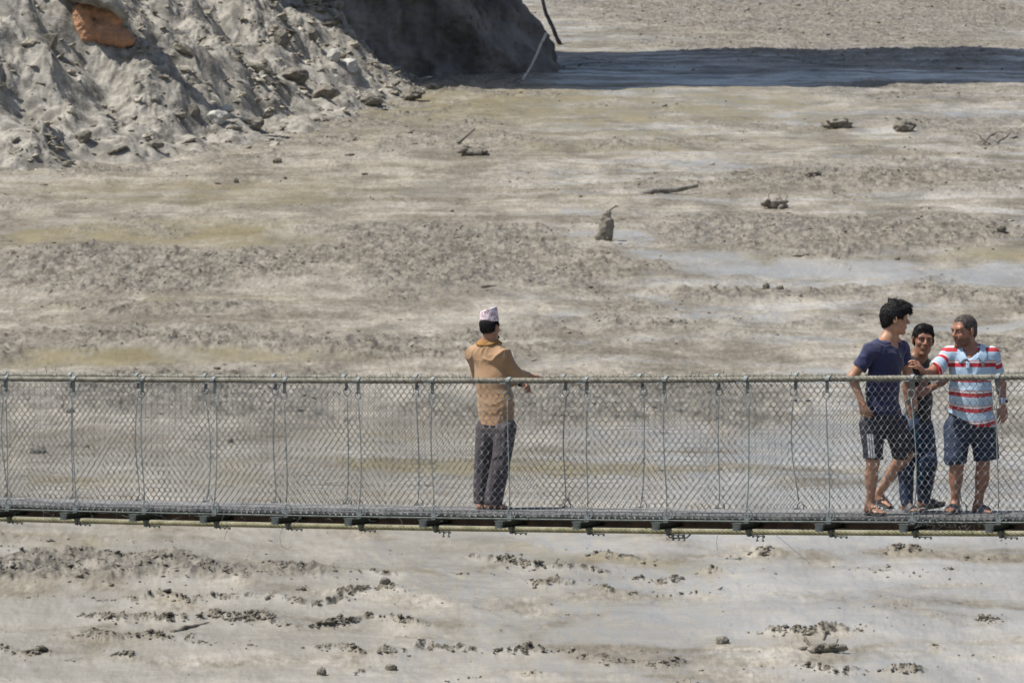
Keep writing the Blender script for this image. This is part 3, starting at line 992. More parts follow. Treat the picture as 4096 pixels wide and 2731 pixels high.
# hangers
r_ = np.random.default_rng(5)
for side in (0, 1):
    for t in STN:
        w = WID * side
        zt = float(zr(t)); zb = float(zc(t))
        H = zt - zb
        o0 = BP(t, w, zb)
        tj = r_.normal() * .012; lean_ = r_.normal() * .02; bend = r_.normal() * (.018 if side == 0 else .03)
        wj = -.018 if side == 0 else .018
        ztop = H - .165; zlow = .205
        top = loc_(lean_, wj, ztop); low = loc_(.030 + tj * .3, wj, zlow)
        s_ = np.linspace(0, 1, 14)[:, None]
        rod = low * (1 - s_) + top * s_ + ex * (bend * np.sin(np.pi * s_) + .016 * (np.exp(-s_ * 9)) * -1)
        mb = MB(); mb.tubes(rod + o0, .0052, 6)
        # upper eye: a ring; lower eye: a pear-shaped loop
        yaw = r_.uniform(-.3, .7)
        c = top + loc_(0, 0, .035)
        mb.tubes(ring_pts(c, .030, .036, -math.pi / 2, 1.5 * math.pi - .02, 20, yaw) + o0, .0050, 6)
        b0 = low
        loop = np.array([b0, b0 + loc_(-.020, 0, -.022), b0 + loc_(-.028, 0, -.05), b0 + loc_(-.02, .004, -.082), b0 + loc_(0, .008, -.098), b0 + loc_(.022, .008, -.085), b0 + loc_(.034, .004, -.05), b0 + loc_(.022, 0, -.022), b0 + loc_(.002, 0, .001)])
        u_ = np.linspace(0, 8, 26); loop = np.stack([np.interp(u_, range(9), loop[:, i]) for i in range(3)], 1)
        mb.tubes(loop + o0, .0055, 6)
        hg = mb.build('hanger', m_galv, bridge, True, BL)
        pl = MB()
        cz = ztop + .060
        pl.box(loc_(lean_ * .5 + .004, wj, (cz + H - .02) / 2) + o0, ex * .014 * .9 + ew * .004, ew * .003, ez * ((H - .02 - cz) / 2 + .012))
        pl.build('link_plate', m_galvd, hg, False, BL)
        st = MB()
        a = np.linspace(-.35, math.pi + .35, 14)
        for e_ in range(1):
            wv = .017
            pts = []
            for x in a:
                pts.append((0, .0285 * math.cos(x), .0285 * math.sin(x)))
            pts = np.array(pts)
            skew = pts[:, 2:3] * .35
            inn = [loc_(-wv + skew[i, 0], p[1], p[2] + H) + o0 for i, p in enumerate(pts)]
            out = [loc_(wv + skew[i, 0], p[1], p[2] + H) + o0 for i, p in enumerate(pts)]
            inn2 = [loc_(-wv + skew[i, 0], p[1] * 1.14, p[2] * 1.14 + H) + o0 for i, p in enumerate(pts)]
            out2 = [loc_(wv + skew[i, 0], p[1] * 1.14, p[2] * 1.14 + H) + o0 for i, p in enumerate(pts)]
            n_ = len(a); V = np.array(inn + out + out2 + inn2); i = np.arange(4 * n_).reshape(4, n_)
            Fq = [np.stack([i[k][:-1], i[k][1:], i[(k + 1) % 4][1:], i[(k + 1) % 4][:-1]], 1) for k in range(4)]
            Fq.append(np.array([[i[0][0], i[1][0], i[2][0], i[3][0]], [i[3][-1], i[2][-1], i[1][-1], i[0][-1]]]))
            st.put(V, np.concatenate(Fq))
            st.box(loc_(-.045, -.026, H - .024) + o0, ex * .03, ew * .010, ez * .004)
        st.build('cable_strap', m_galv, hg, False, BL)
        # twists of binding wire
        bw = MB()
        for zz in r_.uniform(.25, .9, 3):
            p = low + (top - low) * zz + ex * bend * math.sin(math.pi * zz)
            bw.tubes(ring_pts(p, .010, .004, 0, 11, 16) + o0 + np.linspace(-.006, .006, 16)[:, None] * ez, .0022, 4)
            bw.tubes(np.array([p + loc_(-.02, 0, r_.normal() * .006), p, p + loc_(.022, -.005, r_.normal() * .008)]) + o0, .0022, 4)
        bw.build('tie_wire', m_wire, hg, True, BL)
# ------------------------------------------------------------------ people
def unit(v):
    v = np.asarray(v, float); return v / np.linalg.norm(v)


def frame(fwd, up=(0, 0, 1)):
    f = unit(fwd); x = unit(np.cross(f, up)); u = np.cross(x, f)
    return np.stack([x, f, u], 1)      # columns: right, forward, up


class Head:
    def __init__(s, c, fwd, up=(0, 0, 1), k=1.0):
        s.c = np.asarray(c, float); s.R = frame(fwd, up); s.k = k

    def W(s, x, y, z): return s.c + s.k * (s.R @ np.array([x, y, z], float))

    def E(s, c, r, k=.012, op='u', rot=None):
        Rm = s.R if rot is None else s.R @ rot
        return ell(s.W(*c), np.array(r) * s.k, Rm, k * s.k, op)

    def C(s, a, b, ra, rb, k=.012, op='u', M=None):
        return cone(s.W(*a), s.W(*b), ra * s.k, rb * s.k, k * s.k, M, op)

    def prims(s, jaw=1.0, squint=0.0, openm=0.0):
        P = [s.E((0, -.014, .032), (.074, .096, .084)),
             s.E((0, .024, -.028), (.060, .066, .086), .02),
             s.C((-.040 * jaw, .012, -.066), (-.014, .062, -.098), .024, .018, .02),
             s.C((.040 * jaw, .012, -.066), (.014, .062, -.098), .024, .018, .02),
             s.E((0, .068, -.098), (.024, .020, .018), .012),
             s.C((-.036, .070, .026), (.036, .070, .026), .020, .020, .012),
             s.E((-.040, .056, -.022), (.022, .026, .022), .014), s.E((.040, .056, -.022), (.022, .026, .022), .014),
             s.E((-.030, .094, .006), (.017, .014, .011), .008, 's'), s.E((.030, .094, .006), (.017, .014, .011), .008, 's'),
             s.C((0, .086, .014), (0, .108, -.022), .0085, .0125, .010),
             s.E((-.012, .096, -.026), (.0085, .012, .008), .006), s.E((.012, .096, -.026), (.0085, .012, .008), .006),
             s.E((0, .074, -.056), (.030, .020, .020), .014),
             s.C((-.020, .086, -.049), (.020, .086, -.049), .0062, .0062, .006), s.C((-.016, .086, -.062 - openm), (.016, .086, -.062 - openm), .0072, .0072, .006)]
        for sx in (-1, 1):
            a = sx * R(22)
            rot = np.array([[math.cos(a), math.sin(a), 0], [-math.sin(a), math.cos(a), 0], [0, 0, 1]])
            P += [s.E((sx * .078, -.012, -.004), (.009, .019, .031), .006, rot=rot), s.E((sx * .086, -.012, -.001), (.006, .010, .018), .004, 's', rot=rot),
                  s.E((sx * .076, -.004, -.028), (.007, .009, .010), .005)]
        return P


def hand(Wp, D, Nb, side, curl=(.3, .35, .4, .5), k=1.0, spread=.10, thumb=(.75, .55, -.25), tc=.25, bend=None):
    """Wp wrist, D pointing to the fingers, Nb the back of the hand, side +1/-1 picks where the thumb is"""
    D = unit(D); Nb = unit(np.asarray(Nb, float) - np.dot(Nb, D) * D); Sx = np.cross(D, Nb) * side
    P = [ell(Wp + D * .044 * k, np.array([.034, .048, .0145]) * k, np.stack([Sx, D, Nb], 1), .012),
         cone(Wp - D * .01 * k, Wp + D * .03 * k, .022 * k, .024 * k, .015, flat(Nb, 1.35))]
    offs = (.029, .010, -.010, -.028); lens = (.072, .080, .075, .060)
    for i in range(4):
        kn = Wp + k * (D * (.086 - .004 * abs(i - 1)) + Sx * offs[i] + Nb * .002)
        P.append(cone(Wp + k * (D * .03 + Sx * offs[i] * .7), kn, .011 * k, .0105 * k, .010))
        sp_ = (1.3 - i) * spread
        d = unit(D + Sx * sp_); p = kn; a = 0
        for j, fr in enumerate((.45, .32, .23)):
            a += curl[i] * (1.0, 1.15, .75)[j]
            q = d * math.cos(a) - Nb * math.sin(a)
            e = p + q * lens[i] * fr * k
            P.append(cone(p, e, (.0095 - .0009 * j) * k, (.0090 - .0011 * j) * k, .004))
            p = e
    td = unit(D * thumb[0] + Sx * thumb[1] + Nb * thumb[2]); p = Wp + k * (D * .022 + Sx * .022)
    for j, l in enumerate((.040, .034, .026)):
        e = p + td * l * k
        P.append(cone(p, e, (.0135 - .002 * j) * k, (.0120 - .002 * j) * k, .008))
        p = e; td = unit(td + (D - Sx * .3 - Nb * .1) * tc)
    return P


def foot(A, D, inner, k=1.0, U_=(0, 0, 1), toeup=0.0):
    """A ankle joint (about 7.5 cm above the sole), D toes direction, inner +1: big toe to the right of D"""
    U_ = unit(U_); D = unit(np.asarray(D, float) - np.dot(D, U_) * U_); Sx = np.cross(D, U_) * inner
    w = lambda s_, d, u: np.asarray(A) + k * (Sx * s_ + D * d + U_ * u)
    P = [cone(w(0, -.02, -.01), w(0, -.038, -.045), .032 * k, .028 * k, .02), cone(w(0, 0, -.01), w(.006, .085, -.045), .034 * k, .022 * k, .02),
         cone(w(0, -.03, -.050), w(0, .09, -.054), .026 * k, .022 * k, .02), ell(w(0, .10, -.055), np.array([.042, .040, .017]) * k, np.stack([Sx, D, U_], 1), .015)]
    for i, (o, l, r_) in enumerate(((.027, .052, .0125), (.008, .050, .009), (-.007, .042, .0085), (-.021, .034, .008), (-.033, .024, .0078))):
        P.append(cone(w(o, .118 - .006 * i, -.058), w(o * 1.08, .122 - .006 * i + l, -.063), r_ * 1.05 * k, r_ * k, .004))
    return P, w


def flipflop(name, w, parent, m_sole, m_strap, k=1.0, slide=False):
    P = [ell(w(.0, -.015, -.081), np.array([.036, .060, .010]) * k, None, .01)]
    Rm = np.stack([unit(w(1, 0, 0) - w(0, 0, 0)), unit(w(0, 1, 0) - w(0, 0, 0)), unit(w(0, 0, 1) - w(0, 0, 0))], 1)
    M = flat(Rm[:, 2], 3.2)
    sole = [cone(w(0, -.030, -.083), w(.004, .125, -.083), .034 * k, .046 * k, .01, M), ell(w(.004, .140, -.083), np.array([.043, .048, .0125]) * k, Rm, .01)]
    if slide:
        sole.append(cone(w(.004, -.03, -.078), w(.004, .02, -.076), .030 * k, .03 * k, .01, flat(Rm[:, 2], 1.6)))
    so = sdf_obj(name, sole, m_sole, parent, .005)
    mb = []
    if slide:
        for d in (.045, .065, .085, .103):
            a = np.linspace(0, math.pi, 9); rad = .048 - .1 * (d - .045) * .15
            pts = [w(rad * math.cos(x), d, -.074 + (.062 - .30 * (d - .045)) * math.sin(x)) for x in a]
            mb += [cone(pts[i], pts[i + 1], .0085 * k, .0085 * k, .008) for i in range(8)]
    else:
        tp = w(.018, .118, -.062 + .004)
        for sx in (.044, -.042):
            q = [tp, w(.018 * .5 + sx * .45, .088, -.026), w(sx, .03, -.055), w(sx * .98, .005, -.076)]
            mb += [cone(q[i], q[i + 1], .0062 * k, .0062 * k, .004) for i in range(3)]
    sdf_obj('strap', mb, m_strap, so, .004, relax=0)
    return so


def folds(amp, freq, sd, stretch=(1, 1, .5), ridged=True, rot=None):
    st = np.array(stretch) * freq

    def f(P):
        Q = P if rot is None else P @ rot
        a = n3(Q * st + n3(P * 5, sd + 3)[..., None] * .6, sd)
        c = n3(Q * st * 1.9 + 4.1, sd + 5)
        a = np.exp(-np.abs(a) / .13) - .30 + .5 * (np.exp(-np.abs(c) / .12) - .3)
        return amp * a + amp * .3 * n3(P * freq * 2.3, sd + 1)
    return f


def drape(P, prims, off=.010):
    P = np.array(P, float)
    pr = [p for p in prims if p['op'] == 'u']
    def f(Q):
        d = np.array([pdist(p, Q) for p in pr])
        return -np.log(np.exp(-d * 70).sum(0)) / 70
    for _ in range(12):
        v = f(P)
        g = np.stack([(f(P + e) - f(P - e)) for e in np.eye(3) * .004], -1)
        g /= np.linalg.norm(g, axis=-1, keepdims=True) + 1e-9
        P = P + np.clip(off - v, 0, .05)[:, None] * g
    return P


def sheet(name, G, thick, material, parent):
    """G (a,b,3) grid of points -> thin solid sheet"""
    a, b = G.shape[:2]
    du = np.gradient(G, axis=0); dv = np.gradient(G, axis=1)
    n = np.cross(du, dv); n /= np.linalg.norm(n, axis=-1, keepdims=True) + 1e-9
    V = np.concatenate([(G + n * thick).reshape(-1, 3), (G - n * thick).reshape(-1, 3)])
    i = np.arange(a * b).reshape(a, b); j = i + a * b
    q = np.stack([i[:-1, :-1], i[1:, :-1], i[1:, 1:], i[:-1, 1:]], -1).reshape(-1, 4)
    Fq = [q, (q + a * b)[:, ::-1]]
    rim = np.concatenate([i[0, :], i[1:, -1], i[-1, -2::-1], i[-2:0:-1, 0]])
    r2 = np.roll(rim, -1)
    Fq.append(np.stack([rim, r2, r2 + a * b, rim + a * b], 1))
    return mesh_np(name, V, np.concatenate(Fq), material, parent, True, np.array(parent.location))


def strands(hair, n, ln, comb, material, sd, r=.0011, zmin=None):
    """fine hairs rooted on the hair's surface, laid along comb (a function of the normal)"""
    me = hair.data; nv = len(me.vertices)
    co = np.empty(nv * 3, np.float32); me.vertices.foreach_get('co', co); co = co.reshape(-1, 3).astype(float)
    no = np.empty(nv * 3, np.float32); me.vertices.foreach_get('normal', no); no = no.reshape(-1, 3).astype(float)
    rr_ = np.random.default_rng(sd)
    i = rr_.integers(0, nv, n)
    p, nn = co[i], no[i]
    d = comb(nn) + rr_.normal(size=(n, 3)) * .35
    d = d - .9 * (d * nn).sum(1, keepdims=True) * nn; d /= np.linalg.norm(d, axis=1, keepdims=True) + 1e-9
    L_ = ln * rr_.uniform(.5, 1.3, n)[:, None]
    lift = rr_.uniform(.05, .55, n)[:, None]
    P = np.stack([p - nn * .002, p + (d * .5 + nn * lift * .45) * L_, p + (d + nn * lift * .35) * L_], 1)
    mb = MB(); mb.tubes(P, np.array([r, r * .9, r * .4]), 3, caps=False)
    o = mesh_np('strands', np.vstack(mb.V), np.concatenate(mb.F4), material, hair, True)
    return tag(o, kind='stuff')


def skin_mat(name, c, c2):
    return mat(name, c, .48, c2, 18, .0012, 70, sss=.0, spec=.45)


def limb(a, b, ra, rb, k=.02, M=None):
    return cone(a, b, ra, rb, k, M)


def eyes(H, person, m_white, m_iris, m_brow, browz=.024, look=(0, 0)):
    for sx in (-1, 1):
        e = sdf_obj('eye', [H.E((sx * .030, .076, .004), (.0125, .010, .0065))], m_white, person, .003, relax=0)
        sdf_obj('iris', [H.E((sx * .030 + look[0], .0835, .0045 + look[1]), (.0062, .0045, .0062))], m_iris, e, .002, relax=0)
        sdf_obj('eyebrow', [H.C((sx * .046, .077, browz + .001), (sx * .016, .091, browz), .0036, .0052, .004)], m_brow, person, .003, relax=0)
    sdf_obj('lips', [H.C((-.019, .0885, -.052), (.019, .0885, -.052), .0050, .0050, .004), H.C((-.015, .0885, -.061), (.015, .0885, -.061), .0062, .0062, .004)],
            m_lips, person, .003, relax=0)


m_white = mat('eye white', (.55, .52, .48), .4)
m_iris = mat('dark iris', (.02, .012, .008), .3)
m_brow = mat('dark brow hair', (.018, .013, .010), .8)
m_lips = mat('lips', (.26, .095, .075), .5)
m_hair = mat('black hair', (.016, .013, .013), .62, (.006, .005, .006), 60, .003, 120, spec=.35)
m_hair_g = mat('greying cropped hair', (.11, .088, .078), .8, (.030, .023, .020), 60, .003, 160)
m_rubber = mat('dark rubber', (.035, .036, .040), .6, (.022, .022, .025))
m_rubber_g = mat('grey rubber', (.12, .12, .125), .6, (.07, .07, .075), 12)


def start(feet_px, label):
    d = deck_depth(*feet_px)
    p = U(feet_px[0], feet_px[1], d)
    p[2] = float(deck_z(p[0], p[1]))
    o = empty('person', p, label, 'person', 'people standing on the footbridge')
    return o, d


# ---- 1: man in a tan shirt seen from behind
per, d0 = start((1985, 2037), 'man in tan shirt and patterned cap, back turned, leaning on the far handrail')
J = lambda x, y, dy=0.0: U(x, y, d0 + dy)
sk = skin_mat('brown skin of the man in the cap', (.40, .215, .145), (.30, .155, .10))
Ff = unit((.60, .80, 0)); Rr = unit((.80, -.60, 0))
MT = flat(Ff, 1.5)
H = Head(J(1961, 1310, .0), (.56, .83, -.05), (-.06, 0, 1), .98)
neckb = J(1955, 1385, .02)
shL, shR = J(1898, 1418, .09), J(2012, 1424, -.09)
elR, wrR = J(2064, 1498, -.03), J(2114, 1502, .14)
elL, wrL = J(1915, 1520, .24), J(2086, 1532, .26)
chest, waist, hip = J(1955, 1440, .02), J(1975, 1580, .0), J(1985, 1690, .0)
hipL, hipR = J(1948, 1715, .06), J(2022, 1715, -.07)
knL, knR = J(1928, 1868, .08), J(2000, 1872, -.06)
anL, anR = J(1922, 2004, .10), J(1966, 2002, -.02)
prims = H.prims() + [limb(H.W(0, -.022, -.05), neckb, .054, .060, .03), limb(neckb, chest, .09, .13, .05, MT), limb(chest, waist, .145, .135, .05, MT),
         limb(waist, hip, .13, .135, .05, MT), limb(shL, shR, .052, .052, .05), limb(neckb + (0, 0, .03), shL + (.01, 0, .01), .048, .044, .04), limb(neckb + (0, 0, .03), shR + (-.01, 0, .01), .048, .044, .04), limb(shR, elR, .050, .042), limb(elR, wrR, .040, .026),
         limb(shL, elL, .050, .042), limb(elL, wrL, .040, .026), limb(hipL, knL, .082, .055, .03), limb(hipR, knR, .082, .055, .03),
         limb(knL, anL, .052, .034), limb(knR, anR, .052, .034)]
prims += hand(wrR, J(2170, 1508, .20) - wrR, (0.05, .0, 1), -1, (.30, .30, .32, .36), 1.02, .05, tc=.1)
prims += hand(wrL, J(2118, 1545, .20) - wrL, (0, .6, .8), -1, (.9, .9, .9, .9))
fL, wL = foot(anL, (.15, 1, 0), 1); fR, wR = foot(anR, (.97, .12, 0), -1)
sdf_obj('body', prims + fL + fR, sk, per, .0058)
# hair below the cap
hp = [H.E((0, -.018, .030), (.0785, .098, .088)), H.E((0, -.048, -.010), (.064, .054, .052), .02)]
hp += [H.E((0, .085, -.02), (.070, .075, .090), .01, 's'), H.E((0, 0, -.125), (.2, .2, .062), .01, 's')]
strands(sdf_obj('hair', hp, m_hair, per, .005, disp=lambda P: .0012 * n3(P * 160, 2)), 2500, .022, lambda n: np.array([0, 0, -1.]) + 0 * n, m_hair, 1)
# cap
m_cap = mat('printed cap cloth', (.70, .52, .52), .85)
nt = m_cap.node_tree; b = nt.nodes['Principled BSDF']
tc = nt.nodes['Texture Coordinate']
vo = nt.nodes.new('ShaderNodeTexVoronoi'); vo.inputs['Scale'].default_value = 30
nt.links.new(tc.outputs['Object'], vo.inputs['Vector'])
no = nt.nodes.new('ShaderNodeTexNoise'); no.inputs['Scale'].default_value = 60; nt.links.new(tc.outputs['Object'], no.inputs['Vector'])
r1 = nt.nodes.new('ShaderNodeValToRGB'); r1.color_ramp.interpolation = 'CONSTANT'
r1.color_ramp.elements[0].position = 0; r1.color_ramp.elements[0].color = (.72, .68, .70, 1)
r1.color_ramp.elements[1].position = .40; r1.color_ramp.elements[1].color = (.72, .40, .44, 1)
for p_, c_ in ((.52, (.10, .07, .09, 1)), (.60, (.74, .70, .73, 1)), (.68, (.70, .42, .46, 1)), (.78, (.10, .07, .09, 1)), (.86, (.74, .66, .70, 1))):
    e = r1.color_ramp.elements.new(p_); e.color = c_
ad = nt.nodes.new('ShaderNodeMath'); ad.operation = 'MULTIPLY_ADD'; ad.inputs[1].default_value = .7
nt.links.new(no.outputs[0], ad.inputs[0]); nt.links.new(vo.outputs['Distance'], ad.inputs[2])
nt.links.new(ad.outputs[0], r1.inputs[0]); nt.links.new(r1.outputs[0], b.inputs['Base Color'])
cb = [H.W(0, -.012, .040)]
Ru = unit(H.R @ np.array([-.02, -.03, 1.0]))
Mc = flat(unit(H.R @ np.array([1., 0, 0])), 1.12)
capb = H.W(0, -.012, .052); capt = capb + Ru * .095
sdf_obj('cap', [cone(capb - Ru * .04, capt + Ru * .12, .098, .072, .01, Mc)], m_cap, per, .005,
        cuts=[(J(1922, 1293, 0), -(J(1922, 1293) - J(1915, 1200)) * -1 if False else unit(J(1940, 1400) - J(1925, 1290))),
              (J(1920, 1246), unit(J(1905, 1200) - J(1922, 1250)))], disp=folds(.002, 14, 4))
# shirt
m_tan = mat('tan cotton', (.39, .240, .130), .85, (.30, .178, .092), 5, .0012, 300, sheen=.2)
s_chest = J(1957, 1425, .02)
trapL = limb(neckb + (0, 0, .005), shL + (0, 0, -.002), .062, .060, .04); trapR = limb(neckb + (0, 0, .005), shR + (0, 0, -.002), .062, .060, .04)
shirt = [trapL, trapR, limb(neckb + (0, 0, -.06), s_chest, .085, .150, .05, MT), limb(s_chest, J(1968, 1520, .0), .160, .160, .05, MT), limb(J(1968, 1520, 0), J(1984, 1610, 0), .158, .172, .05, MT),
         limb(J(1984, 1610), J(1986, 1730), .176, .172, .05, MT), limb(shL + (0.004, 0, -.010), shR + (0, 0, -.01), .062, .062, .05),
         limb(shR, elR, .070, .062, .03), limb(elR, elR + (wrR - elR) * .5, .060, .050, .02), limb(shL, elL, .068, .058, .03), limb(elL, elL + (wrL - elL) * .75, .056, .046, .02)]
fo = folds(.019, 5.5, 12, (1.0, 1.0, .5), rot=np.array([[.8, 0, .6], [0, 1, 0], [-.6, 0, .8]]))
fo2 = folds(.011, 10, 14, (.35, .35, 1.2))
zs = J(1960, 1600)[2]
def shirt_disp(P):
    k_ = sstep(J(1960, 1430)[2], J(1960, 1480)[2], P[..., 2])
    lowf = sstep(.0, .15, P[..., 2] - zs)
    return fo(P) * (1 - .85 * k_) + fo2(P) * (1 - lowf) * .6
shirt += [cone(neckb, H.W(0, -.02, -.03), .056, .056, .01, None, 's'), chop(elR + (wrR - elR) * .55, wrR - elR, .08)]
sdf_obj('shirt', shirt, m_tan, per, .0062, cuts=[(J(1985, 1703), (-.08, 0, -1))], disp=shirt_disp)
m_collar = mat('collar cloth', (.33, .17, .05), .85, (.24, .12, .035), 30)
n_ax = unit(H.W(0, -.02, -.06) - neckb)
sdf_obj('collar', [cone(neckb + n_ax * .022, neckb + n_ax * .062, .078, .066, .01), cone(neckb, neckb + n_ax * .10, .060, .054, .005, None, 's')], m_collar, per, .005,
        cuts=[(neckb + n_ax * .062, n_ax), (neckb + n_ax * .0, -n_ax)])
an_ = np.linspace(-2.6, 2.6, 40); bk = -Ff
G = np.array([[neckb + n_ax * (.060 - .052 * v_) + (.066 + .030 * v_) * (bk * math.cos(a_) + Rr * math.sin(a_)) for a_ in an_] for v_ in np.linspace(0, 1, 7)])
sheet('collar', drape(G.reshape(-1, 3), shirt[:5], .008).reshape(G.shape), .003, m_collar, per)
cu0 = elR + (wrR - elR) * .52
sdf_obj('inner_cuff', [cone(cu0, elR + (wrR - elR) * .93, .040, .034, .01)], m_tan, per, .005, disp=folds(.003, 20, 5))
# trousers
m_tr = mat('grey trousers', (.085, .072, .078), .8, (.060, .050, .056), 6, .001, 250)
tr = [limb(hip + (0, 0, .08), hip + (0, 0, -.02), .160, .164, .03, MT), limb(hipL, knL, .098, .072, .03), limb(hipR, knR, .096, .084, .03),
      limb(knL, anL + (0, 0, -.01), .072, .062, .02), limb(knR, anR + (.012, 0, -.01), .086, .078, .02)]
sdf_obj('trousers', tr, m_tr, per, .0065, cuts=[(anL + (0, 0, -.020), (0, 0, -1))], disp=folds(.010, 7, 22, (1.6, 1.6, .35)))
for w_ in (wL, wR): flipflop('flip_flop', w_, per, m_rubber, m_rubber)
m_black = mat('black plastic', (.012, .012, .014), .35)
sdf_obj('face_mask', [H.C((-.060, .045, -.062), (-.030, .085, -.085), .022, .018), H.C((-.030, .085, -.085), (.02, .090, -.085), .018, .018)], m_black, per, .005)
ph = J(2122, 1546, .17)
sdf_obj('wristwatch', [cone(wrL - (.012, 0, 0), wrL + (.012, 0, 0), .034, .034, .005)], m_black, per, .004)

# ---- 2: young man in a navy tee
per, d0 = start((3492, 2060), 'young man in navy tee and dark shorts with white stripes, face turned right')
J = lambda x, y, dy=0.0: U(x, y, d0 + dy)
sk = skin_mat('tan skin of the young man', (.46, .25, .155), (.35, .18, .11))
Ff = unit((.55, -.83, 0)); MT = flat(Ff, 1.5)
H = Head(J(3581, 1277, .02), (1, .06, -.06), (.02, 0, 1), 1.06)
neckb = J(3556, 1368, .02)
shR, shL = J(3484, 1402, -.10), J(3606, 1392, .11)
elR, wrR = J(3409, 1508, -.10), J(3446, 1606, -.16)
elL, wrL = J(3632, 1496, .14), J(3655, 1588, .04)
chest, waist, hip = J(3545, 1430, .0), J(3530, 1560, .0), J(3540, 1680, .02)
hipR, hipL = J(3492, 1700, -.05), J(3585, 1700, .07)
knR, knL = J(3492, 1850, -.08), J(3622, 1818, .10)
anR = J(3480, 2015, .0)
d1 = deck_depth(3580, 2040)
anL = U(3517, 1972, d1 - .02)
prims = H.prims(openm=.004) + [limb(H.W(0, -.03, -.05), neckb, .056, .062, .03), limb(neckb, chest, .085, .13, .05, MT), limb(chest, waist, .140, .125, .05, MT),
         limb(waist, hip, .125, .145, .05, MT), limb(shL, shR, .050, .050, .05), limb(neckb + (0, 0, .03), shL + (0, 0, .005), .046, .044, .04), limb(neckb + (0, 0, .03), shR + (0, 0, .005), .046, .044, .04), limb(shR, elR, .050, .041), limb(elR, wrR, .042, .027),
         limb(shL, elL, .050, .041), limb(elL, wrL, .042, .027), limb(hipR, knR, .085, .056, .03), limb(hipL, knL, .085, .056, .03),
         limb(knR, anR, .050, .034), limb(knL, anL, .050, .034), ell(knR + (anR - knR) * .32 + (-.006, .016, 0), (.052, .056, .11), None, .03),
         limb(knL + (anL - knL) * .12 + (-.01, .02, 0), knL + (anL - knL) * .52 + (-.008, .012, 0), .052, .046, .03), ell(knL + (.012, -.012, 0), (.050, .052, .058), None, .03)]
prims += hand(wrR, J(3474, 1665, -.19) - wrR, (-.75, -.55, .25), 1, (.35, .4, .45, .5), 1.04, .04, thumb=(.75, .65, -.2), tc=.25)
prims += hand(wrL, J(3668, 1672, .0) - wrL, (.75, -.5, .2), 1, (.35, .42, .45, .5), 1.02, .08)
fR, wR = foot(anR, (.50, -.85, 0), -1, 1.03)
Dl = unit(U(3594, 2032, d1 - .18) - U(3500, 1996, d1 + .06)); Ul = unit(np.cross(np.cross(Dl, (0, 0, 1)), Dl))
fL, wL = foot(anL, Dl, 1, 1.03, Ul)
sdf_obj('body', prims + fL + fR, sk, per, .0058)
hp = [H.E((0, -.020, .042), (.082, .104, .086)), H.E((0, -.062, -.014), (.066, .050, .060), .02), H.E((0, .060, .090), (.060, .050, .034), .02),
      H.C((0, -.03, .112), (.0, -.060, .155), .034, .008, .02), H.C((.02, -.0, .115), (.02, -.020, .152), .03, .009, .02), H.C((-.02, .02, .112), (-.02, .030, .138), .03, .010, .02),
      H.C((0, .04, .11), (0, .10, .105), .04, .020, .02), H.C((.02, .09, .10), (.02, .118, .070), .018, .008, .01), H.C((-.02, .09, .10), (-.02, .122, .078), .018, .007, .01),
      H.C((.035, .08, .09), (.045, .105, .055), .018, .007, .01),
      H.E((0, .095, -.01), (.066, .062, .062), .008, 's'), H.E((.085, .03, -.03), (.03, .05, .045), .01, 's'), H.E((-.085, .03, -.03), (.03, .05, .045), .01, 's')]
h_ = sdf_obj('hair', hp, m_hair, per, .005, disp=lambda P: .0040 * (1 - 2 * np.abs(n3(P @ np.array([[.8, 0, .6], [0, 1, 0], [-.6, 0, .8]]) * np.array([22, 60, 75]), 4))))
strands(h_, 3500, .026, lambda n: np.array([.75, 0, .35]) * (n[:, 2:3] > .2) + np.array([.2, 0, -1.]) * (n[:, 2:3] <= .2), m_hair, 2, .0013)
eyes(H, per, m_white, m_iris, m_brow)
sdf_obj('teeth', [H.C((-.010, .0905, -.0562), (.010, .0905, -.0562), .0034, .0034)], m_white, per, .002, relax=0)
m_navy = mat('navy jersey', (.018, .022, .085), .8, (.012, .015, .060), 6, .0006, 300, sheen=.3)
tee = [limb(neckb + (0, 0, .0), shL + (0, 0, -.002), .060, .056, .04), limb(neckb + (0, 0, .0), shR + (0, 0, -.002), .060, .056, .04), limb(neckb + (-.01, 0, -.075), chest, .090, .150, .05, MT), limb(chest, waist, .155, .150, .05, MT), limb(waist, J(3530, 1660, .0), .150, .160, .05, MT),
       limb(J(3530, 1660), J(3530, 1690), .160, .162, .05, MT), limb(shL, shR, .058, .058, .05), limb(shR, shR + (elR - shR) * .7, .059, .064, .025), limb(shL, shL + (elL - shL) * .66, .058, .063, .025), chop(shR + (elR - shR) * .64, elR - shR, .12), chop(shL + (elL - shL) * .60, elL - shL, .10)]
aR = unit(elR - shR)
sdf_obj('tshirt', tee + [cone(neckb + (.006, -.015, -.018), H.W(0, -.03, -.02), .070, .066, .022, None, 's')], m_navy, per, .0062,
        cuts=[(J(3500, 1655), (-.10, 0, -1))],
        disp=folds(.013, 6.5, 32, (.8, .8, .8), rot=np.array([[.75, 0, .66], [0, 1, 0], [-.66, 0, .75]])))
c = J(3603, 1421, 0)
m_logo = mat('faded print', (.10, .17, .20), .8)
def onto1(px, py, prims, near=-.45, far=.3, off=.009):
    dd = np.linspace(near, far, 300)
    Q = np.array([J(px, py, x) for x in dd])
    d = np.array([pdist(p, Q) for p in prims if p['op'] == 'u']); f = -np.log(np.exp(-d * 70).sum(0)) / 70
    return Q[np.argmax(f < off)]
sdf_obj('chest_print', [cone(onto1(3600, 1416, tee), onto1(3606, 1422, tee), .005, .006, .004), cone(onto1(3601, 1427, tee), onto1(3604, 1424, tee), .004, .005, .004)], m_logo, per, .0025, relax=0)
m_sh = mat('dark charcoal shorts', (.040, .038, .054), .7, (.025, .024, .036), 6, .0008, 250)
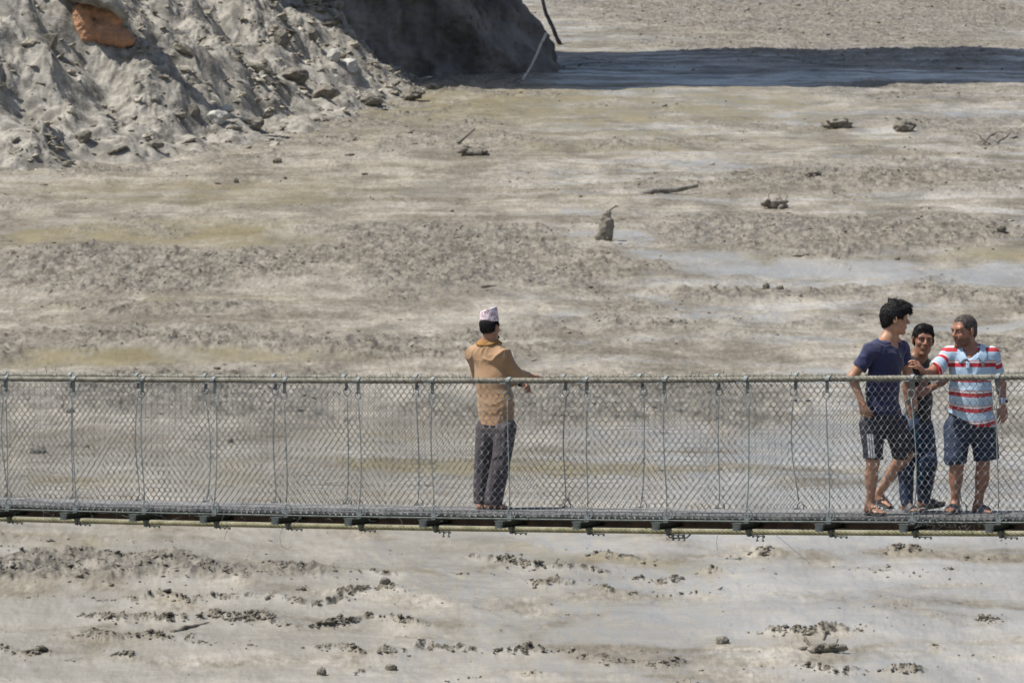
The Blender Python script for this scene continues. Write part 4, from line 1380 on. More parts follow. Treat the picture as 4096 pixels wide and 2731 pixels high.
sh_ = [limb(hip + (0, 0, .05), hip, .148, .155, .03, MT), limb(hipR + (-.01, 0, 0), knR + (.002, 0, .045), .105, .082, .03), limb(hipL, knL + (-.03, 0, .035), .105, .092, .03)]
sdf_obj('shorts', sh_, m_sh, per, .0065, cuts=[(J(3500, 1834), (-.06, 0, -1)), ], disp=folds(.008, 9, 35, (1.3, 1.3, .6)))
m_stripe = mat('white stripe', (.75, .75, .78), .8)
# three stripes down the outer side of the shorts
for i in range(3):
    mb = MB(); pts = []
    for u_ in np.linspace(0, 1, 12):
        px = 3470 + i * 9.5 + u_ * 8 ; py = 1735 + u_ * 96
        o = J(px, py, -.5)
        # march to the shorts' surface
        dd = np.linspace(-.5, .2, 240)
        Q = np.array([J(px, py, x) for x in dd]); f = np.min([pdist(p, Q) for p in sh_], 0)
        kk = np.argmax(f < .006); pts.append(J(px, py, dd[kk] - .002))
    V = []; w_ = np.array([.0068, 0, 0])
    for p in pts: V += [p - w_, p + w_, p + w_ + (0, .006, 0), p - w_ + (0, .006, 0)]
    ii = np.arange(len(V)).reshape(-1, 4)
    Fq = np.concatenate([np.stack([ii[:-1, k], ii[:-1, (k + 1) % 4], ii[1:, (k + 1) % 4], ii[1:, k]], 1) for k in range(4)])
    mesh_np('stripe', np.array(V), Fq, m_stripe, per, False, np.array(per.location))
m_rub2 = mat('black flip-flop rubber', (.03, .03, .034), .6)
flipflop('flip_flop', wR, per, m_rub2, m_rub2, 1.03); flipflop('flip_flop', wL, per, m_rub2, m_rub2, 1.03)

# ---- 3: boy in black between the two
per, d0 = start((3655, 2051), 'boy in black tee and blue track trousers standing between two men')
d0 += .06
J = lambda x, y, dy=0.0: U(x, y, d0 + dy)
sk = skin_mat('dark brown skin of the boy', (.30, .150, .092), (.21, .10, .06))
Ff = unit((.62, -.78, 0)); MT = flat(Ff, 1.5)
H = Head(J(3693, 1361, .02), (.10, -1, -.04), (.07, 0, 1), 1.10)
neckb = J(3676, 1432, .04)
shR, shL = J(3636, 1452, -.02), J(3702, 1462, .14)
elL, wrL = J(3678, 1572, -.06), J(3774, 1530, .02)
elR, wrR = J(3628, 1560, .02), J(3640, 1640, -.02)
chest, waist, hip = J(3668, 1490, .06), J(3675, 1600, .06), J(3668, 1690, .06)
hipR, hipL = J(3640, 1715, .0), J(3692, 1715, .10)
knR, knL = J(3622, 1865, .04), J(3708, 1850, .0)
anR = J(3628, 2010, .02)
d2 = deck_depth(3740, 2040)
anL = U(3694, 1994, d2)
prims = H.prims(.9) + [limb(H.W(0, -.02, -.05), neckb, .050, .056, .03), limb(neckb, chest, .08, .11, .05, MT), limb(chest, waist, .115, .11, .05, MT),
         limb(waist, hip, .11, .125, .05, MT), limb(shL, shR, .044, .044, .05), limb(neckb + (0, 0, .03), shL + (0, 0, .005), .040, .038, .04), limb(neckb + (0, 0, .03), shR + (0, 0, .005), .040, .038, .04), limb(shR, elR, .044, .036), limb(elR, wrR, .036, .024),
         limb(shL, elL, .044, .038), limb(elL, wrL, .038, .024), limb(hipR, knR, .075, .05, .03), limb(hipL, knL, .075, .05, .03),
         limb(knR, anR, .048, .032), limb(knL, anL, .048, .032)]
prims += hand(wrL, J(3812, 1500, .06) - wrL, (-.3, 0, 1), -1, (.3, .3, .35, .4), .95, .05)
prims += hand(wrR, (.02, -.05, -1), (-.8, -.3, 0), 1, (.4, .4, .45, .5), .95)
fR, wR = foot(anR, (.45, -.88, 0), -1, .98)
Dl = unit(U(3772, 2008, d2 - .10) - U(3684, 2024, d2 + .02)); Ul = unit(np.cross(np.cross(Dl, (0, 0, 1)), Dl))
fL, wL = foot(anL, Dl, -1, 1.02, Ul)
sdf_obj('body', prims + fL + fR, sk, per, .0055)
hp = [H.E((0, -.016, .046), (.0785, .098, .080)), H.E((0, -.030, .020), (.0775, .050, .050), .01), H.E((0, -.05, .0), (.072, .056, .066), .02), H.C((-.034, .040, .092), (.034, .040, .092), .025, .025, .02), H.C((-.018, .052, .100), (.012, .050, .108), .018, .020, .02),
      H.E((-.022, .118, .024), (.045, .062, .066), .008, 's'), H.E((.022, .118, .020), (.045, .062, .066), .008, 's'), H.E((0, .10, -.05), (.062, .105, .085), .01, 's')]
h_ = sdf_obj('hair', hp, m_hair, per, .005, disp=lambda P: .0025 * (1 - 2 * np.abs(n3(P * 50, 4))))
strands(h_, 3000, .020, lambda n: np.array([.5, -.6, .35]) * (n[:, 2:3] > .3) + np.array([0, 0, -1.]) * (n[:, 2:3] <= .3), m_hair, 3)
eyes(H, per, m_white, m_iris, m_brow)
m_bl = mat('black jersey', (.016, .018, .020), .8, (.010, .011, .013), 6, sheen=.3)
tee = [limb(neckb + (0, 0, .0), shL + (0, 0, -.002), .055, .050, .04), limb(neckb + (0, 0, .0), shR + (0, 0, -.002), .055, .050, .04), limb(neckb + (-.0, 0, -.07), chest, .08, .125, .05, MT), limb(chest, waist, .128, .125, .05, MT), limb(waist, J(3670, 1700, .06), .125, .135, .05, MT),
       limb(shL, shR, .052, .052, .05), limb(shR, shR + (elR - shR) * .58, .053, .056, .025), limb(shL, shL + (elL - shL) * .55, .053, .054, .025), chop(shR + (elR - shR) * .55, elR - shR, .07), chop(shL + (elL - shL) * .52, elL - shL, .07)]
sdf_obj('tshirt', tee + [cone(neckb + (.0, -.03, -.01), H.W(0, -.02, -.02), .050, .052, .01, None, 's')], m_bl, per, .0065,
        cuts=[(J(3670, 1702), (0, 0, -1))], disp=folds(.008, 8, 42, (.9, .9, .7)))
m_trk = mat('navy track cloth', (.030, .055, .115), .65, (.018, .034, .075), 6, .0008, 250)
tk = [limb(hip + (0, 0, .04), hip, .13, .138, .03, MT), limb(hipR, knR, .092, .075, .03), limb(hipL, knL, .095, .086, .03), limb(knR, anR, .074, .050, .02), limb(knL, anL + (0, 0, .01), .086, .056, .02)]
sdf_obj('track_trousers', tk, m_trk, per, .0065, disp=folds(.009, 8, 45, (1.0, 1.0, .8)), cuts=[(anR + (0, 0, -.02), (0, 0, -1))])
m_teal = mat('bright blue stripe', (.02, .17, .33), .7)
for (xa, ya, xb, yb) in ((3664, 1722, 3676, 1790), (3672, 1720, 3684, 1788), (3680, 1840, 3676, 1930), (3688, 1840, 3684, 1930), (3696, 1840, 3692, 1930)):
    pts = []
    for u_ in np.linspace(0, 1, 10):
        px = xa + (xb - xa) * u_; py = ya + (yb - ya) * u_
        dd = np.linspace(-.5, .3, 260)
        Q = np.array([J(px, py, x) for x in dd]); f = np.min([pdist(p, Q) for p in tk], 0)
        kk = np.argmax(f < .007); pts.append(J(px, py, dd[kk] - .003))
    V = []; w_ = np.array([.0058, 0, 0])
    for p in pts: V += [p - w_, p + w_, p + w_ + (0, .006, 0), p - w_ + (0, .006, 0)]
    ii = np.arange(len(V)).reshape(-1, 4)
    Fq = np.concatenate([np.stack([ii[:-1, k], ii[:-1, (k + 1) % 4], ii[1:, (k + 1) % 4], ii[1:, k]], 1) for k in range(4)])
    mesh_np('stripe', np.array(V), Fq, m_teal, per, False, np.array(per.location))
flipflop('slide_sandal', wR, per, m_rubber_g, m_rubber_g, 1.0, True); flipflop('slide_sandal', wL, per, m_rubber_g, m_rubber_g, 1.06, True)

# ---- 4: man in the striped polo shirt
per, d0 = start((3890, 2052), 'older man in pale blue polo shirt with red stripes, one hand raised')
J = lambda x, y, dy=0.0: U(x, y, d0 + dy)
sk = skin_mat('weathered brown skin of the older man', (.37, .18, .115), (.27, .125, .078))
Ff = unit((-.10, -.99, 0)); MT = flat(Ff, 1.42)
H = Head(J(3856, 1323, -.02), (-.80, -.60, -.12), (.02, 0, 1), 1.13)
neckb = J(3880, 1415, .03)
shR, shL = J(3796, 1420, -.0), J(3966, 1420, .02)
elR, wrR = J(3722, 1494, -.16), J(3694, 1488, -.34)
elL, wrL = J(4004, 1536, .06), J(4012, 1614, -.02)
chest, waist, hip = J(3880, 1470, .0), J(3882, 1590, -.01), J(3878, 1690, .02)
hipR, hipL = J(3832, 1715, .02), J(3932, 1715, .04)
knR, knL = J(3828, 1862, -.04), J(3932, 1862, .02)
anR, anL = J(3820, 2008, -.02), J(3914, 2012, .05)
prims = H.prims(1.1) + [limb(H.W(0, -.02, -.05), neckb, .062, .072, .03), limb(neckb, chest, .09, .14, .05, MT), limb(chest, waist, .150, .150, .05, MT),
         limb(waist, hip, .150, .150, .05, MT), limb(shL, shR, .053, .053, .05), limb(neckb + (0, 0, .03), shL + (0, 0, .005), .055, .050, .04), limb(neckb + (0, 0, .03), shR + (0, 0, .005), .055, .050, .04), limb(shR, elR, .055, .045), limb(elR, wrR, .044, .029),
         limb(shL, elL, .052, .044), limb(elL, wrL, .043, .029), limb(hipR, knR, .088, .056, .03), limb(hipL, knL, .088, .056, .03),
         limb(knR, anR, .052, .035), limb(knL, anL, .052, .035), ell(knR + (anR - knR) * .30 + (-.004, .012, 0), (.058, .060, .11), None, .03), ell(knL + (anL - knL) * .30 + (.008, .012, 0), (.058, .060, .11), None, .03)]
prims += hand(wrR, J(3667, 1450, -.40) - wrR, (.72, -.35, .6), 1, (.48, .45, .45, .50), 1.10, .05, thumb=(.3, .5, -.8), tc=.1)
prims += hand(wrL, J(4020, 1700, -.06) - wrL, (.55, -.85, .0), 1, (.28, .30, .33, .38), 1.08, .09, thumb=(.85, .5, -.1))
fR, wR = foot(anR, (-.42, -.9, 0), -1, 1.03); fL, wL = foot(anL, (.55, -.83, 0), 1, 1.03)
def beard(V):
    q = (V - H.c) @ H.R / H.k
    near = (np.linalg.norm(q, axis=1) < .16)
    m_ = sstep(-.030, -.060, q[:, 2]) * sstep(-.02, .03, q[:, 1]) * sstep(-.125, -.105, q[:, 2])
    m_ = np.maximum(m_, .8 * sstep(-.036, -.044, q[:, 2]) * sstep(.06, .08, q[:, 1]) * (q[:, 2] > -.12))
    return np.where(near, m_, 0)
nt = sk.node_tree; b = nt.nodes['Principled BSDF']
a = nt.nodes.new('ShaderNodeAttribute'); a.attribute_name = 'band'
mx = nt.nodes.new('ShaderNodeMix'); mx.data_type = 'RGBA'; mx.inputs[7].default_value = (.10, .052, .040, 1)
src = b.inputs['Base Color'].links[0].from_socket
nt.links.new(src, mx.inputs[6]); mm = nt.nodes.new('ShaderNodeMath'); mm.operation = 'MULTIPLY'; mm.inputs[1].default_value = .75
nt.links.new(a.outputs['Fac'], mm.inputs[0]); nt.links.new(mm.outputs[0], mx.inputs[0]); nt.links.new(mx.outputs[2], b.inputs['Base Color'])
sdf_obj('body', prims + fL + fR, sk, per, .0058, attrs=beard)
hp = [H.E((0, -.017, .035), (.0765, .0985, .0845)), H.E((0, -.056, -.02), (.064, .046, .050), .02), H.E((-.03, .105, .02), (.045, .062, .075), .008, 's'), H.E((.03, .105, .02), (.045, .062, .075), .008, 's'), H.E((0, .10, -.01), (.062, .062, .064), .008, 's'), H.E((0, .03, -.075), (.12, .07, .075), .01, 's')]
strands(sdf_obj('hair', hp, m_hair_g, per, .005), 3000, .009, lambda n: np.array([-.6, -.3, -.4]) + 0 * n, m_hair_g, 4, .0009)
eyes(H, per, m_white, m_iris, m_brow, .020)
m_beard = mat('moustache', (.06, .034, .025), .8)
sdf_obj('moustache', [H.C((-.020, .0855, -.045), (.0, .0905, -.041), .0036, .0045, .003), H.C((.020, .0855, -.045), (.0, .0905, -.041), .0036, .0045, .003)], m_beard, per, .003)
# polo shirt with bands that run round body and sleeves
m_polo = mat('pale blue striped cotton', (.40, .53, .66), .8)
nt = m_polo.node_tree; b = nt.nodes['Principled BSDF']
a = nt.nodes.new('ShaderNodeAttribute'); a.attribute_name = 'band'
rp = nt.nodes.new('ShaderNodeValToRGB'); rp.color_ramp.interpolation = 'CONSTANT'
bl, rd, wh = (.40, .53, .66, 1), (.46, .028, .038, 1), (.74, .72, .68, 1)
els = rp.color_ramp.elements
els[0].position = 0; els[0].color = bl
els[1].position = .36; els[1].color = rd
for p_, c_ in ((.63, bl), (.65, wh), (.75, rd), (.79, bl)):
    e = els.new(p_); e.color = c_
nt.links.new(a.outputs['Fac'], rp.inputs[0])
fr_ = nt.nodes.new('ShaderNodeMath'); fr_.operation = 'FRACT'; nt.links.new(a.outputs['Fac'], fr_.inputs[0]); nt.links.new(fr_.outputs[0], rp.inputs[0])
nt.links.new(rp.outputs[0], b.inputs['Base Color'])
hem = J(3878, 1700, 0)
PER = .1270
def band(V):
    ref = J(3880, 1466)[2]
    dx = V[:, 0] - J(3880, 1466)[0]
    tz = (V[:, 2] - ref + .25 * np.abs(dx) * 0 + .30 * np.clip(-dx - .10, 0, 1) * 0) / PER
    # bands rise to the wearer's right lower down, where the hem is hitched up
    lowk = sstep(0, .45, ref - V[:, 2])
    tz = tz - lowk * (.06 * (-dx) + 1.0 * dx * dx) / PER
    o = .37 + tz
    for sh, el in ((shR, elR), (shL, elL)):
        ax = unit(el - sh); s_ = (V - sh) @ ax
        rad = np.linalg.norm(V - sh - s_[:, None] * ax, axis=1)
        on = (s_ > .045) & (rad < .1) & ((V[:, 0] < shR[0] - .015) if sh is shR else (V[:, 0] > shL[0] + .028))
        o = np.where(on, .37 + (.115 - s_) / PER, o)
    return o
polo = [limb(neckb + (0, 0, .005), shL + (0, 0, .0), .070, .060, .04), limb(neckb + (0, 0, .005), shR + (0, 0, .0), .070, .060, .04), limb(neckb + (0, 0, -.08), chest, .10, .160, .05, MT), limb(chest, waist, .172, .172, .05, MT), limb(waist, J(3884, 1700, 0), .172, .196, .05, MT), limb(J(3884, 1700), J(3888, 1740), .196, .20, .05, MT),
        limb(shL, shR, .062, .062, .05), limb(shR, shR + (elR - shR) * .84, .064, .070, .025), limb(shL, shL + (elL - shL) * .72, .062, .070, .025), chop(shR + (elR - shR) * .78, unit((-.8, -.45, -.35)), .13), chop(shL + (elL - shL) * .66, elL - shL, .12)]
vt = J(3873, 1437, -.12)
cutv = [cone(neckb + (0, -.02, -.01), H.W(0, 0, -.02), .062, .066, .01, None, 's'), cone(J(3873, 1437, -.13), neckb + (0, -.09, .03), .004, .060, .01, None, 's')]
kf = folds(.012, 6, 52, (1.0, 1.0, .45), rot=np.array([[.8, 0, -.6], [0, 1, 0], [.6, 0, .8]]))
def polo_d(P): return kf(P) * (1 - .5 * sstep(J(0, 1480)[2], J(0, 1440)[2], P[..., 2]))
sdf_obj('polo_shirt', polo + cutv, m_polo, per, .0058, cuts=[(J(3850, 1678), unit((-.52, 0, -1))), (J(3884, 1704), (-.02, 0, -1))], disp=polo_d, attrs=band)
m_pale = mat('pale blue collar', (.42, .55, .68), .8, (.38, .50, .63), 20)
for sx in (-1, 1):
    # a folded collar wing: stands at the neck, falls outwards to a point in front
    inn = [neckb + (0, .080, .095), neckb + (sx * .045, .062, .092), neckb + (sx * .070, .020, .080), neckb + (sx * .074, -.035, .050), neckb + (sx * .056, -.090, -.005), neckb + (sx * .026, -.128, -.055)]
    out = [neckb + (0, .105, .040), neckb + (sx * .066, .085, .038), neckb + (sx * .104, .025, .028), neckb + (sx * .118, -.045, .0), neckb + (sx * .116, -.108, -.045), neckb + (sx * .096, -.142, -.078)]
    inn_a, out_a = np.array(inn), np.array(out)
    vs_ = np.linspace(0, 5, 26); us_ = np.linspace(0, 1, 9)
    ii_ = np.stack([np.interp(vs_, range(6), inn_a[:, k]) for k in range(3)], 1); oo_ = np.stack([np.interp(vs_, range(6), out_a[:, k]) for k in range(3)], 1)
    G = ii_[None] * (1 - us_[:, None, None]) + oo_[None] * us_[:, None, None] + np.array([0, -.004, .016]) * np.sin(np.pi * us_)[:, None, None]
    G = drape(G.reshape(-1, 3), polo, .011).reshape(G.shape)
    sheet('collar', G, .0028, m_pale, per)
# placket below the open neck
G = np.array([[[J(3864 + 16 * u_, 1444 + v_ * 32, -.3)[k] for k in range(3)] for v_ in np.linspace(0, 1, 6)] for u_ in np.linspace(0, 1, 4)])
def onto(px, py, prims, near=-.45, far=.3, off=.009):
    dd = np.linspace(near, far, 300)
    Q = np.array([J(px, py, x) for x in dd])
    d = np.array([pdist(p, Q) for p in prims if p['op'] == 'u']); f = -np.log(np.exp(-d * 70).sum(0)) / 70
    return Q[np.argmax(f < off)]
G = np.array([[onto(3864 + 16 * u_, 1446 + v_ * 30, polo) for v_ in np.linspace(0, 1, 6)] for u_ in np.linspace(0, 1, 4)])
sheet('placket', G, .002, m_pale, per)
m_btn = mat('button', (.6, .58, .5), .4)
sdf_obj('button', [ell(onto(3867, 1452, polo, off=.012), (.006, .004, .006))], m_btn, per, .002, relax=0)
m_thr = mat('white thread', (.7, .68, .66), .8)
for (ax_, ay_, bx_, by_) in ((3926, 1452, 3932, 1456), (3931, 1455, 3936, 1453), (3929, 1456, 3928, 1463), (3933, 1457, 3933, 1464), (3936, 1457, 3937, 1463)):
    sdf_obj('embroidery', [cone(onto(ax_, ay_, polo, off=.009), onto(bx_, by_, polo, off=.009), .003, .003, .003)], m_thr, per, .0025, relax=0)
m_shn = mat('navy shorts', (.018, .032, .070), .7, (.012, .021, .047), 6, .0008, 250)
sh_ = [limb(hip + (0, 0, .06), hip, .170, .180, .03, MT), limb(hipR + (.0, 0, 0), knR + (-.012, 0, .06), .118, .096, .03), limb(hipL, knL + (.028, 0, .055), .118, .106, .03)]
sdf_obj('shorts', sh_, m_shn, per, .0065, cuts=[(J(3880, 1848), (.12, 0, -1))], disp=folds(.009, 8, 55, (1.2, 1.2, .6)))
m_silver = mat('steel watch', (.7, .7, .72), .25, metal=.9)
aw = unit(wrL - elL); wp = wrL - aw * .018
wt = sdf_obj('wristwatch', [cone(wp - aw * .010, wp + aw * .010, .035, .034, .005)], m_silver, per, .004)
sdf_obj('watch_face', [ell(wp + unit((.8, -.6, .1)) * .036, (.014, .014, .014))], m_black, wt, .003)
flipflop('slide_sandal', wR, per, m_rubber_g, m_rubber_g, 1.08, True); flipflop('slide_sandal', wL, per, m_rubber_g, m_rubber_g, 1.08, True)

# ------------------------------------------------------------------ boulders, driftwood and clods
m_rock_p = mat('pale stone', (.52, .50, .46), .85, (.36, .345, .31), 3, .02, 12, detail=6)
m_rock_g = mat('muddy grey stone', (.26, .235, .195), .85, (.11, .098, .076), 3, .03, 10, detail=6)
m_wood_m = mat('mud covered wood', (.27, .25, .215), .85, (.12, .108, .088), 5, .01, 30, detail=6)
m_wood_d = mat('wet dark wood', (.17, .152, .120), .7, (.07, .062, .048), 6, .01, 30)
m_orange = mat('exposed orange soil', (.50, .265, .145), .95, (.27, .155, .095), 2.2, .08, 9, detail=8)


def ico(sub=4):
    bm = __import__('bmesh').new()
    __import__('bmesh').ops.create_icosphere(bm, subdivisions=sub, radius=1)
    V = np.array([v.co[:] for v in bm.verts]); Fq = np.array([[v.index for v in f.verts] for f in bm.faces]); bm.free()
    return V, Fq


_IV, _IF = ico(4)


def blob(c, sx, sy, sz, sd, facet=.35, rough=.12):
    V = _IV.copy()
    r_ = np.random.default_rng(sd)
    for _ in range(9):                       # flat broken faces
        n = unit(r_.normal(size=3)); h = r_.uniform(.55, .85)
        d = V @ n
        V = V - np.clip(d - h, 0, 1)[:, None] * n * (facet / .35)
    V = V * (1 + rough * n3(_IV * 2.2, sd) + rough * .5 * n3(_IV * 6, sd + 1))[:, None]
    a = r_.uniform(0, 6.28); q = np.array([[math.cos(a), -math.sin(a), 0], [math.sin(a), math.cos(a), 0], [0, 0, 1]])
    V = (V @ q.T) * np.array([sx, sy, sz])
    return V + np.asarray(c), _IF


def rock(px, py, w, h, label, m=None, sd=1, facet=.35, group='boulders and clods in the mud', cat='rock', name='rock', rough=.12, sink=.25):
    """px,py foot of the rock in the photograph, w,h apparent width and height"""
    if m is m_wood_d: m = m_rock_g
    if py > 600: w *= .8; h *= .7; sink = .5; rough = .24
    g = ground_hit(px, py); k = g[1] / F
    sx = w * k / 2; sz = h * k / 2 / (1 - sink * .5)
    V, Fq = blob(g + (0, sx * .6, sz * (1 - sink)), sx, sx * .8, sz, sd, facet, rough)
    o = mesh_np(name, V, Fq, m or m_rock_g, None, facet < .3, g)
    return tag(o, label, cat, group)


def limbs(pts_px, r0, r1, m, sd, lift=None, jit=.04):
    """pts_px [(x,y)...] in the photograph, all at the depth of the ground under the first point"""
    g = ground_hit(*pts_px[0])
    q = np.array([U(x, y, g[1] + .3 * i) for i, (x, y) in enumerate(pts_px)])
    s_ = np.linspace(0, len(q) - 1, 7 * len(q)); q = np.stack([np.interp(s_, np.arange(len(q)), q[:, i]) for i in range(3)], 1)
    k = g[1] / F
    q = q + jit * np.stack([n2(s_ * 1.1, s_ * 0, sd), n2(s_ * 1.1, s_ * 0, sd + 1), n2(s_ * 1.3, s_ * 0, sd + 2)], 1)
    r = np.linspace(r0, r1, len(q)) * k * (1 + .2 * n2(s_ * 3, s_ * 0, sd + 3))
    return g, q, r


def wood(parts, label, m=None, sd=1, name='driftwood', cat='driftwood', mound=None, group='driftwood stranded in the mud'):
    g0 = None; root = None
    for i, (pts, r0, r1) in enumerate(parts):
        g, q, r = limbs(pts, r0, r1, m, sd + i)
        if root is None:
            root = empty(name, g, label, cat, group) if (len(parts) > 1 or mound) else None
            g0 = g
        mb = MB(); mb.tubes(q, r, 8)
        o = mb.build('branch' if root else name, m or m_wood_m, root, True, g0)
        if not root: tag(o, label, cat, group)
    if mound:
        px, py, w, h = mound
        g = ground_hit(px, py)
        if root is None: root = empty(name, g, label, cat, group); g0 = g
        k = g[1] / F
        rr_ = np.random.default_rng(sd); W_, H_ = w * k, h * k; pr = [ell(g + (0, .1, H_ * .25), (W_ * .36, W_ * .25, H_ * .36), None, H_ * .1)]
        if h > w:          # one tall leaning mass, wide at the foot
            pr = [ell(g + (-.14 * W_, .1, H_ * .16), (W_ * .42, W_ * .3, H_ * .26), None, H_ * .2), ell(g + (.02 * W_, .1, H_ * .48), (W_ * .36, W_ * .26, H_ * .30), None, H_ * .2), ell(g + (.04 * W_, .1, H_ * .80), (W_ * .22, W_ * .2, H_ * .22), None, H_ * .2)]
        for q_ in range(16 if h <= w else 0):
            u_ = rr_.uniform(-.46, .46); v_ = rr_.uniform(0, .85) * (1 - abs(u_) * 1.1)
            s_ = rr_.uniform(.08, .17) * min(W_, H_ * 1.6)
            pr.append(ell(g + (u_ * W_, rr_.uniform(-.15, .15) * W_, v_ * H_), (s_ * rr_.uniform(.8, 1.8), s_, s_ * rr_.uniform(.6, 1.1)), None, s_ * .35))
        V, Fq = surface(pr, max(.012, H_ / 38), disp=lambda P: H_ * .06 * n3(P * 4 / H_, sd) + H_ * .025 * n3(P * 11 / H_, sd + 1))
        mesh_np('mud_mass', V, Fq, m_rock_g, root, True, g0)
    return root


rock(1402, 296, 84, 66, 'largest pale angular boulder on the bank just left of the shaded spur', m_rock_p, 3)
rock(1336, 250, 62, 56, 'smaller pale boulder touching the left side of the largest pale boulder', m_rock_p, 8)
rock(870, 500, 96, 60, 'whitish flat-topped stone at the foot of the bluish shadow stripe', m_rock_p, 12)
rock(905, 448, 70, 30, 'thin whitish slab lying above the flat-topped stone', m_rock_p, 15, facet=.45)
rock(770, 480, 60, 64, 'dark square-faced stone left of the whitish flat-topped stone', m_rock_g, 17)
rock(1645, 405, 100, 60, 'dark rock standing alone at the water edge at the tip of the bank', m_rock_g, 21, rough=.3)
rock(1250, 170, 40, 78, 'tall dark wedge of rock high on the bank', m_rock_g, 24)
rock(1125, 190, 62, 76, 'dark pointed rock near the top of the bank', m_rock_g, 26)
rock(1010, 520, 90, 62, 'blocky grey rock right of the whitish flat-topped stone', m_rock_g, 28)
rock(1180, 330, 110, 60, 'broad grey block in the middle of the bank', m_rock_g, 30)
rock(1300, 400, 120, 60, 'low broken grey block above the waterline on the right of the bank', m_rock_g, 33)
rock(1480, 425, 100, 52, 'grey block next to the water between the broken block and the lone rock', m_rock_g, 35)
rock(620, 600, 70, 40, 'small dark clod low on the left bank', m_rock_g, 37)
rock(330, 575, 90, 60, 'dark lump on the far left of the bank', m_rock_g, 39)
rock(200, 190, 74, 60, 'dark stone among roots left of the orange soil', m_rock_g, 41)
rock(1110, 715 - 60, 46, 34, 'small rock in the water below the bank', m_rock_g, 43)
rock(945, 735, 26, 36, 'small upright dark stone in the upper river left of centre', m_wood_d, 45, cat='clod')
rock(3255, 706, 84, 44, 'rounded dark clod in the upper right of the river', m_rock_g, 47, facet=.1, rough=.3)
rock(3350, 515, 130, 44, 'long low clod below the band of shadow on the right', m_rock_g, 49, facet=.1, rough=.35)
rock(3620, 530, 90, 46, 'pair-shaped clod right of the long low clod', m_rock_g, 51, facet=.1, rough=.35)
rock(4005, 930, 56, 44, 'dark clod at the right edge above the people', m_wood_d, 53, facet=.1, rough=.4)
rock(2322, 790, 22, 16, 'tiny round dark clod in the upper middle of the river', m_wood_d, 55, facet=.1)
rock(3205, 1026, 84, 24, 'flat dark clod in the middle river above the young man', m_wood_d, 57, facet=.2, rough=.3)
rock(3590, 1040, 26, 18, 'tiny clod in smooth water above the boy', m_wood_d, 59, facet=.1)
rock(3065, 1155, 34, 34, 'small dark clod beside a pale stub in the middle river', m_wood_d, 61, facet=.1, rough=.3)
rock(3120, 1158, 40, 26, 'small dark clod right of the pale stub in the middle river', m_wood_d, 62, facet=.1, rough=.3)
rock(280, 1652, 46, 30, 'dark lump seen through the net beside the second hanger from the left', m_wood_d, 63, facet=.1, rough=.3)
rock(150, 1815, 80, 48, 'dark lump low behind the net near the left edge', m_rock_g, 65, facet=.1, rough=.4)
rock(920, 1772, 34, 34, 'dark lump seen through the net left of the middle', m_wood_d, 67, facet=.1, rough=.4)
rock(1285, 2700, 50, 50, 'dark upright lump in the foam at the bottom left of centre', m_wood_d, 69, facet=.1, rough=.4, cat='clod')
rock(2890, 2575, 74, 44, 'dark rounded lump in the breaking water at the bottom right of centre', m_wood_d, 71, facet=.1, rough=.35, cat='clod')
rock(1540, 2342, 60, 36, 'dark rounded lump in the foam below the man in the cap', m_wood_d, 73, facet=.1, rough=.4, cat='clod')
rock(1200, 2362, 60, 22, 'low dark lump in the foam below the left half of the bridge', m_wood_d, 75, facet=.1, rough=.4, cat='clod')
rock(1565, 2682, 60, 40, 'dark lump in the foam at the very bottom centre', m_wood_d, 77, facet=.1, rough=.4, cat='clod')

wood([([(2565, 775), (2620, 765), (2700, 760), (2790, 745)], 15, 9)], 'long pale log lying in the upper middle of the river', sd=3)
wood([([(2430, 880), (2425, 850), (2450, 832), (2468, 824)], 5, 3), ([(2468, 828), (2490, 832), (2505, 850), (2503, 862)], 4, 3)], 'tall lump of debris with an arched branch above the middle of the river', sd=7, mound=(2425, 962, 88, 120))
wood([([(3080, 830), (3075, 780), (3095, 745)], 4, 2), ([(3110, 830), (3120, 780), (3115, 745)], 4, 2), ([(3130, 830), (3145, 790), (3150, 765)], 3, 2), ([(3060, 830), (3040, 800), (3030, 785)], 3, 1)], 'brushy clump of twigs right of the long pale log', sd=9, mound=(3100, 835, 90, 60))
wood([([(2708, 1221), (2750, 1223), (2800, 1220), (2830, 1215)], 7, 5)], 'short pale log in the middle river beyond the net', sd=12)
wood([([(1235, 1052), (1280, 1050), (1335, 1044)], 10, 6)], 'pale plank-like log in the debris left of the man in the cap', sd=14)
wood([([(1920, 1150), (1970, 1150), (1985, 1147)], 8, 7)], 'short dark block of wood above the man in the cap', m_wood_d, sd=18)
wood([([(3900, 560), (3940, 575), (4010, 570), (4070, 545)], 8, 4), ([(3935, 575), (3960, 545), (3990, 530)], 5, 2), ([(3990, 572), (4030, 545), (4040, 528)], 5, 2), ([(3960, 578), (3920, 548), (3905, 535)], 4, 2)], 'tangled dark root below the right end of the shadow band', m_wood_d, sd=20)
wood([([(1830, 575), (1870, 545), (1900, 515)], 6, 3), ([(1850, 590), (1910, 600), (1955, 590)], 9, 5)], 'dark driftwood in the water right of the bank', m_wood_d, sd=24, mound=(1895, 622, 130, 48))
wood([([(2090, 322), (2115, 280), (2140, 235), (2165, 175), (2185, 135)], 5, 6), ([(2140, 240), (2130, 215)], 4, 2)], 'pale bluish trunk leaning in the shade at the foot of the spur', m_rock_p, sd=31, name='leaning_trunk', cat='tree trunk')
wood([([(2240, 180), (2215, 120), (2185, 60), (2170, 0), (2165, -40)], 9, 7)], 'thick dark root running down the right edge of the spur', m_black, sd=35, name='root', cat='root')
wood([([(690, 2530), (740, 2512), (790, 2500), (845, 2490)], 12, 4)], 'dark curved flap of bark in smooth water at the bottom left', m_wood_d, sd=39)
